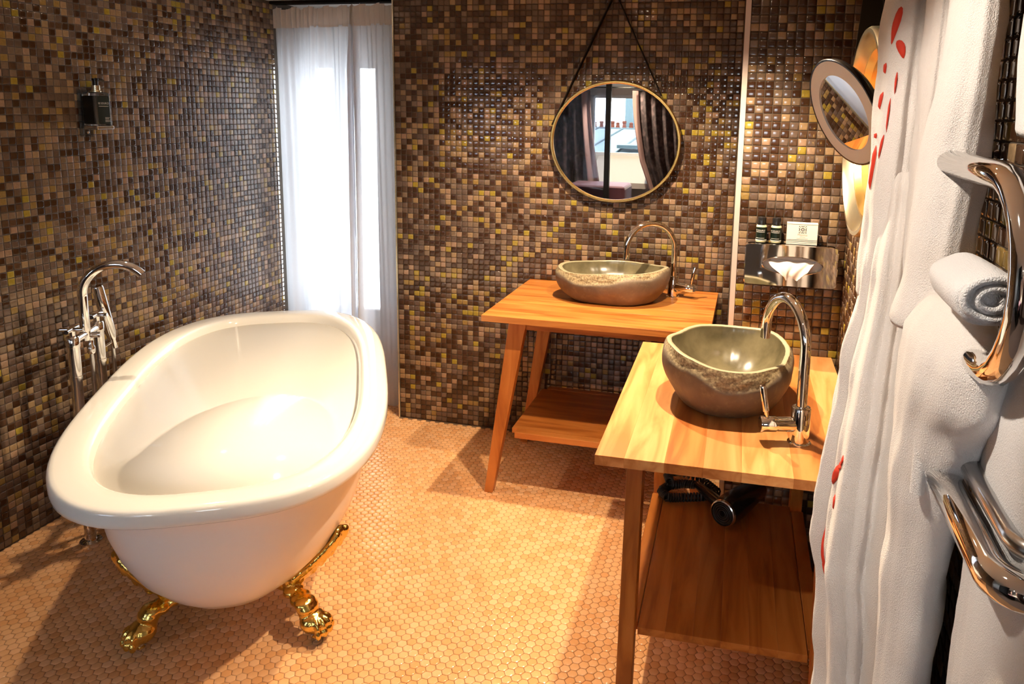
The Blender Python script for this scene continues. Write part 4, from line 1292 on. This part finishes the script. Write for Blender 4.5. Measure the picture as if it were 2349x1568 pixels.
box('chimney_stack', (-1.42, -15.0, 0.97), (-1.17, -14.6, 2.6), 'zinc', hb2)
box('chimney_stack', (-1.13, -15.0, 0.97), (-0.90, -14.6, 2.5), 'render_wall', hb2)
for k in range(14):
    x = -2.3 + 0.135 * k + 0.02 * math.sin(k * 5)
    lathe('chimney_pot', [(0, 0), (0.05, 0), (0.04, 0.09), (0.05, 0.10), (0.05, 0.13 + 0.03 * math.sin(k * 3)), (0, 0.13)], 'terracotta', hb2, (x, -14.2, 0.98), 10)

# ------------------------------------------------------------------ recessed ceiling spots, the last two added for brightness
mat('lamp_lens', (1, 1, 1), 0.3)
b = nodes(MATS['lamp_lens'])[2]
setp(b, **{'Emission Color': (*WARM, 1), 'Emission Strength': 14.0})
for k, (p, aim, W, cone) in enumerate(SPOTS):
    t = thing('ceiling_spot', ('recessed ceiling spot above the far wash table', 'recessed ceiling spot above the near wash table', 'recessed ceiling spot above the bathtub', 'added ceiling spot brightening the bathrobe', 'added ceiling spot brightening the bedroom in the mirror')[k], 'lamp', (p[0], p[1], p[2] + 0.013), 'recessed ceiling spots')
    lathe('bezel', [(0.026, 0.0), (0.040, 0.0), (0.042, 0.006), (0.042, 0.012), (0.026, 0.012)], 'chrome_satin', t, (p[0], p[1], p[2] + 0.013), 28, closed=True)
    lathe('lens', [(0.0, 0.006), (0.026, 0.006)], 'lamp_lens', t, (p[0], p[1], p[2] + 0.013), 24)
    l = bpy.data.lights.new('spot_light', 'SPOT')
    l.energy = W; l.color = WARM if k != 3 else (1.0, 0.88, 0.74); l.spot_size = math.radians(cone); l.spot_blend = 0.55; l.shadow_soft_size = 0.018
    lo = bpy.data.objects.new('spot_light', l); COL.objects.link(lo)
    lo.location = p
    lo.rotation_euler = (Vector(aim) - Vector(p)).to_track_quat('-Z', 'Y').to_euler()

# ------------------------------------------------------------------ mosaic and floor tiles
bpy.context.view_layer.update()
DG = bpy.context.evaluated_depsgraph_get()
CAMP = CAM.copy()


def to_px(P):
    v = Vector(P) - CAMP
    z = v.dot(_f)
    if z < 0.05: return None
    return CX + FPX * v.dot(_r) / z, CY + FPX * v.dot(_d) / z


def seen(P, n):
    d = P - CAMP
    L_ = d.length
    hit, loc, *_ = SC.ray_cast(DG, CAMP, d / L_, distance=L_ - 0.008)
    return not hit


def piece(poly, t, rings):
    """2-D outline -> verts (u, v, n) and faces; rings: (scale, height)"""
    K = len(poly)
    V, F = [], []
    for s, h in rings:
        V += [(x * s, y * s, h) for x, y in poly]
    for i in range(len(rings) - 1):
        for k in range(K):
            l = (k + 1) % K
            F.append((i * K + k, i * K + l, (i + 1) * K + l, (i + 1) * K + k))
    F.append(tuple((len(rings) - 1) * K + k for k in range(K)))
    return np.array(V), F


def tile_surface(parent, centres, U, Vv, Nn, poly, rings, mats, weights, name, seed):
    rnd = random.Random(seed)
    PVt, PF = piece(poly, 0, rings)
    B = np.array([list(U), list(Vv), list(Nn)])
    loc = PVt @ B                                   # oriented vertices
    idx = rnd.choices(range(len(mats)), weights, k=len(centres))
    score = []
    for i, c in enumerate(centres):
        a = to_px(c)
        if a is None or not (4 < a[0] < 2345 and 4 < a[1] < 1564): continue
        b1, b2 = to_px(c + U * 0.01), to_px(c + Vv * 0.01)
        score.append((abs((b1[0] - a[0]) * (b2[1] - a[1]) - (b1[1] - a[1]) * (b2[0] - a[0])), i))
    score.sort(reverse=True)
    single = []
    for s, i in score:
        if len(single) >= 296: break
        if seen(centres[i] + Nn * 0.004, Nn): single.append(i)
    sset = set(single)
    protos = {}
    for mi, mn in enumerate(mats):
        me = bpy.data.meshes.new(name)
        me.from_pydata([tuple(v) for v in loc], [], PF)
        me.polygons.foreach_set('use_smooth', [True] * len(me.polygons))
        me.materials.append(MATS[mn]); me.update()
        protos[mi] = me
    for i in single:
        o = bpy.data.objects.new(name, protos[idx[i]])
        o.location = centres[i]
        COL.objects.link(o); o.parent = parent
    rest = [i for i in range(len(centres)) if i not in sset]
    nv = len(loc)
    C = np.array([list(centres[i]) for i in rest])
    allv = (C[:, None, :] + loc[None, :, :]).reshape(-1, 3)
    me = bpy.data.meshes.new(name + '_field')
    nF = len(PF)
    lens = np.array([len(f) for f in PF]); flat = np.concatenate([np.array(f) for f in PF])
    loops = (np.arange(len(rest))[:, None] * nv + flat[None, :]).ravel()
    tot = np.tile(lens, len(rest)); start = np.concatenate([[0], np.cumsum(tot)[:-1]])
    me.vertices.add(len(allv)); me.vertices.foreach_set('co', allv.ravel())
    me.loops.add(len(loops)); me.loops.foreach_set('vertex_index', loops.astype(np.int32))
    me.polygons.add(len(tot)); me.polygons.foreach_set('loop_start', start.astype(np.int32)); me.polygons.foreach_set('loop_total', tot.astype(np.int32))
    for mn in mats: me.materials.append(MATS[mn])
    me.update(calc_edges=True)
    me.polygons.foreach_set('material_index', np.repeat(np.array([idx[i] for i in rest], dtype=np.int32), nF))
    me.polygons.foreach_set('use_smooth', np.ones(len(tot), dtype=bool))
    me.validate()
    o = bpy.data.objects.new(name + '_field', me)
    COL.objects.link(o); o.parent = parent; o['kind'] = 'stuff'


SQ = [(-PU / 2 + 0.0011, -PV / 2 + 0.0011), (PU / 2 - 0.0011, -PV / 2 + 0.0011), (PU / 2 - 0.0011, PV / 2 - 0.0011), (-PU / 2 + 0.0011, PV / 2 - 0.0011)]
SQR = [(1.0, -TT - 0.0005), (1.0, -0.0009), (0.90, -0.0001), (0.62, 0.0002)]
MN = [n_ for n_, _ in PAL]


def wall_tiles(parent, O, U, N_, n0, n1, seed, weights=PALW):
    U = Vector(U); N_ = Vector(N_); O = Vector(O)
    rows = int(CEIL / PV)
    cs = [O + U * ((i + 0.5) * PU) + EZ * ((j + 0.5) * PV + 0.002) for j in range(rows) for i in range(n0, n1)]
    u2 = EZ.cross(N_)          # right-handed basis
    tile_surface(parent, cs, u2, EZ, N_, SQ, SQR, MN, weights, 'tile', seed)


wall_tiles(wall_back, (0.0, 0, 0), (1, 0, 0), (0, -1, 0), 0, 57, 21)
wall_tiles(wall_left, (XL, 0.225, 0), (0, -1, 0), (1, 0, 0), 0, 88, 22, [0.22, 0.12, 0.24, 0.20, 0.08, 0.05, 0.025, 0.065])
wall_tiles(wall_panel, (XT + 0.013, YT, 0), (1, 0, 0), (0, -1, 0), 0, 12, 23)
wall_tiles(wall_alcove, (XT, 0.0, 0), (0, -1, 0), (-1, 0, 0), 0, 29, 24)
wall_tiles(wall_right, (XR, YT, 0), (0, -1, 0), (-1, 0, 0), 0, 74, 25)

HP = 0.0252
HX = [(HP / math.sqrt(3) * 0.955 * math.cos(PI / 3 * k), HP / math.sqrt(3) * 0.955 * math.sin(PI / 3 * k)) for k in range(6)]
cs = []
i = 0
x = XL + 0.012
while x < XR - 0.006:
    y = -1.98 + (HP / 2 if i % 2 else 0)
    while y < 0.38:
        if not ((x > -0.004 and y > -0.010) or (x > XT - 0.012 and y > YT - 0.010)):
            cs.append(Vector((x, y, 0)))
        y += HP
    x += HP * math.sqrt(3) / 2; i += 1
tile_surface(floor, cs, EX, EY, EZ, HX, [(1.0, -0.0024), (1.0, -0.0009), (0.93, -0.0002), (0.60, 0.0002)], ['hex_tile', 'hex_tile_warm', 'hex_tile_pale'], [0.6, 0.2, 0.2], 'hexagon_tile', 26)
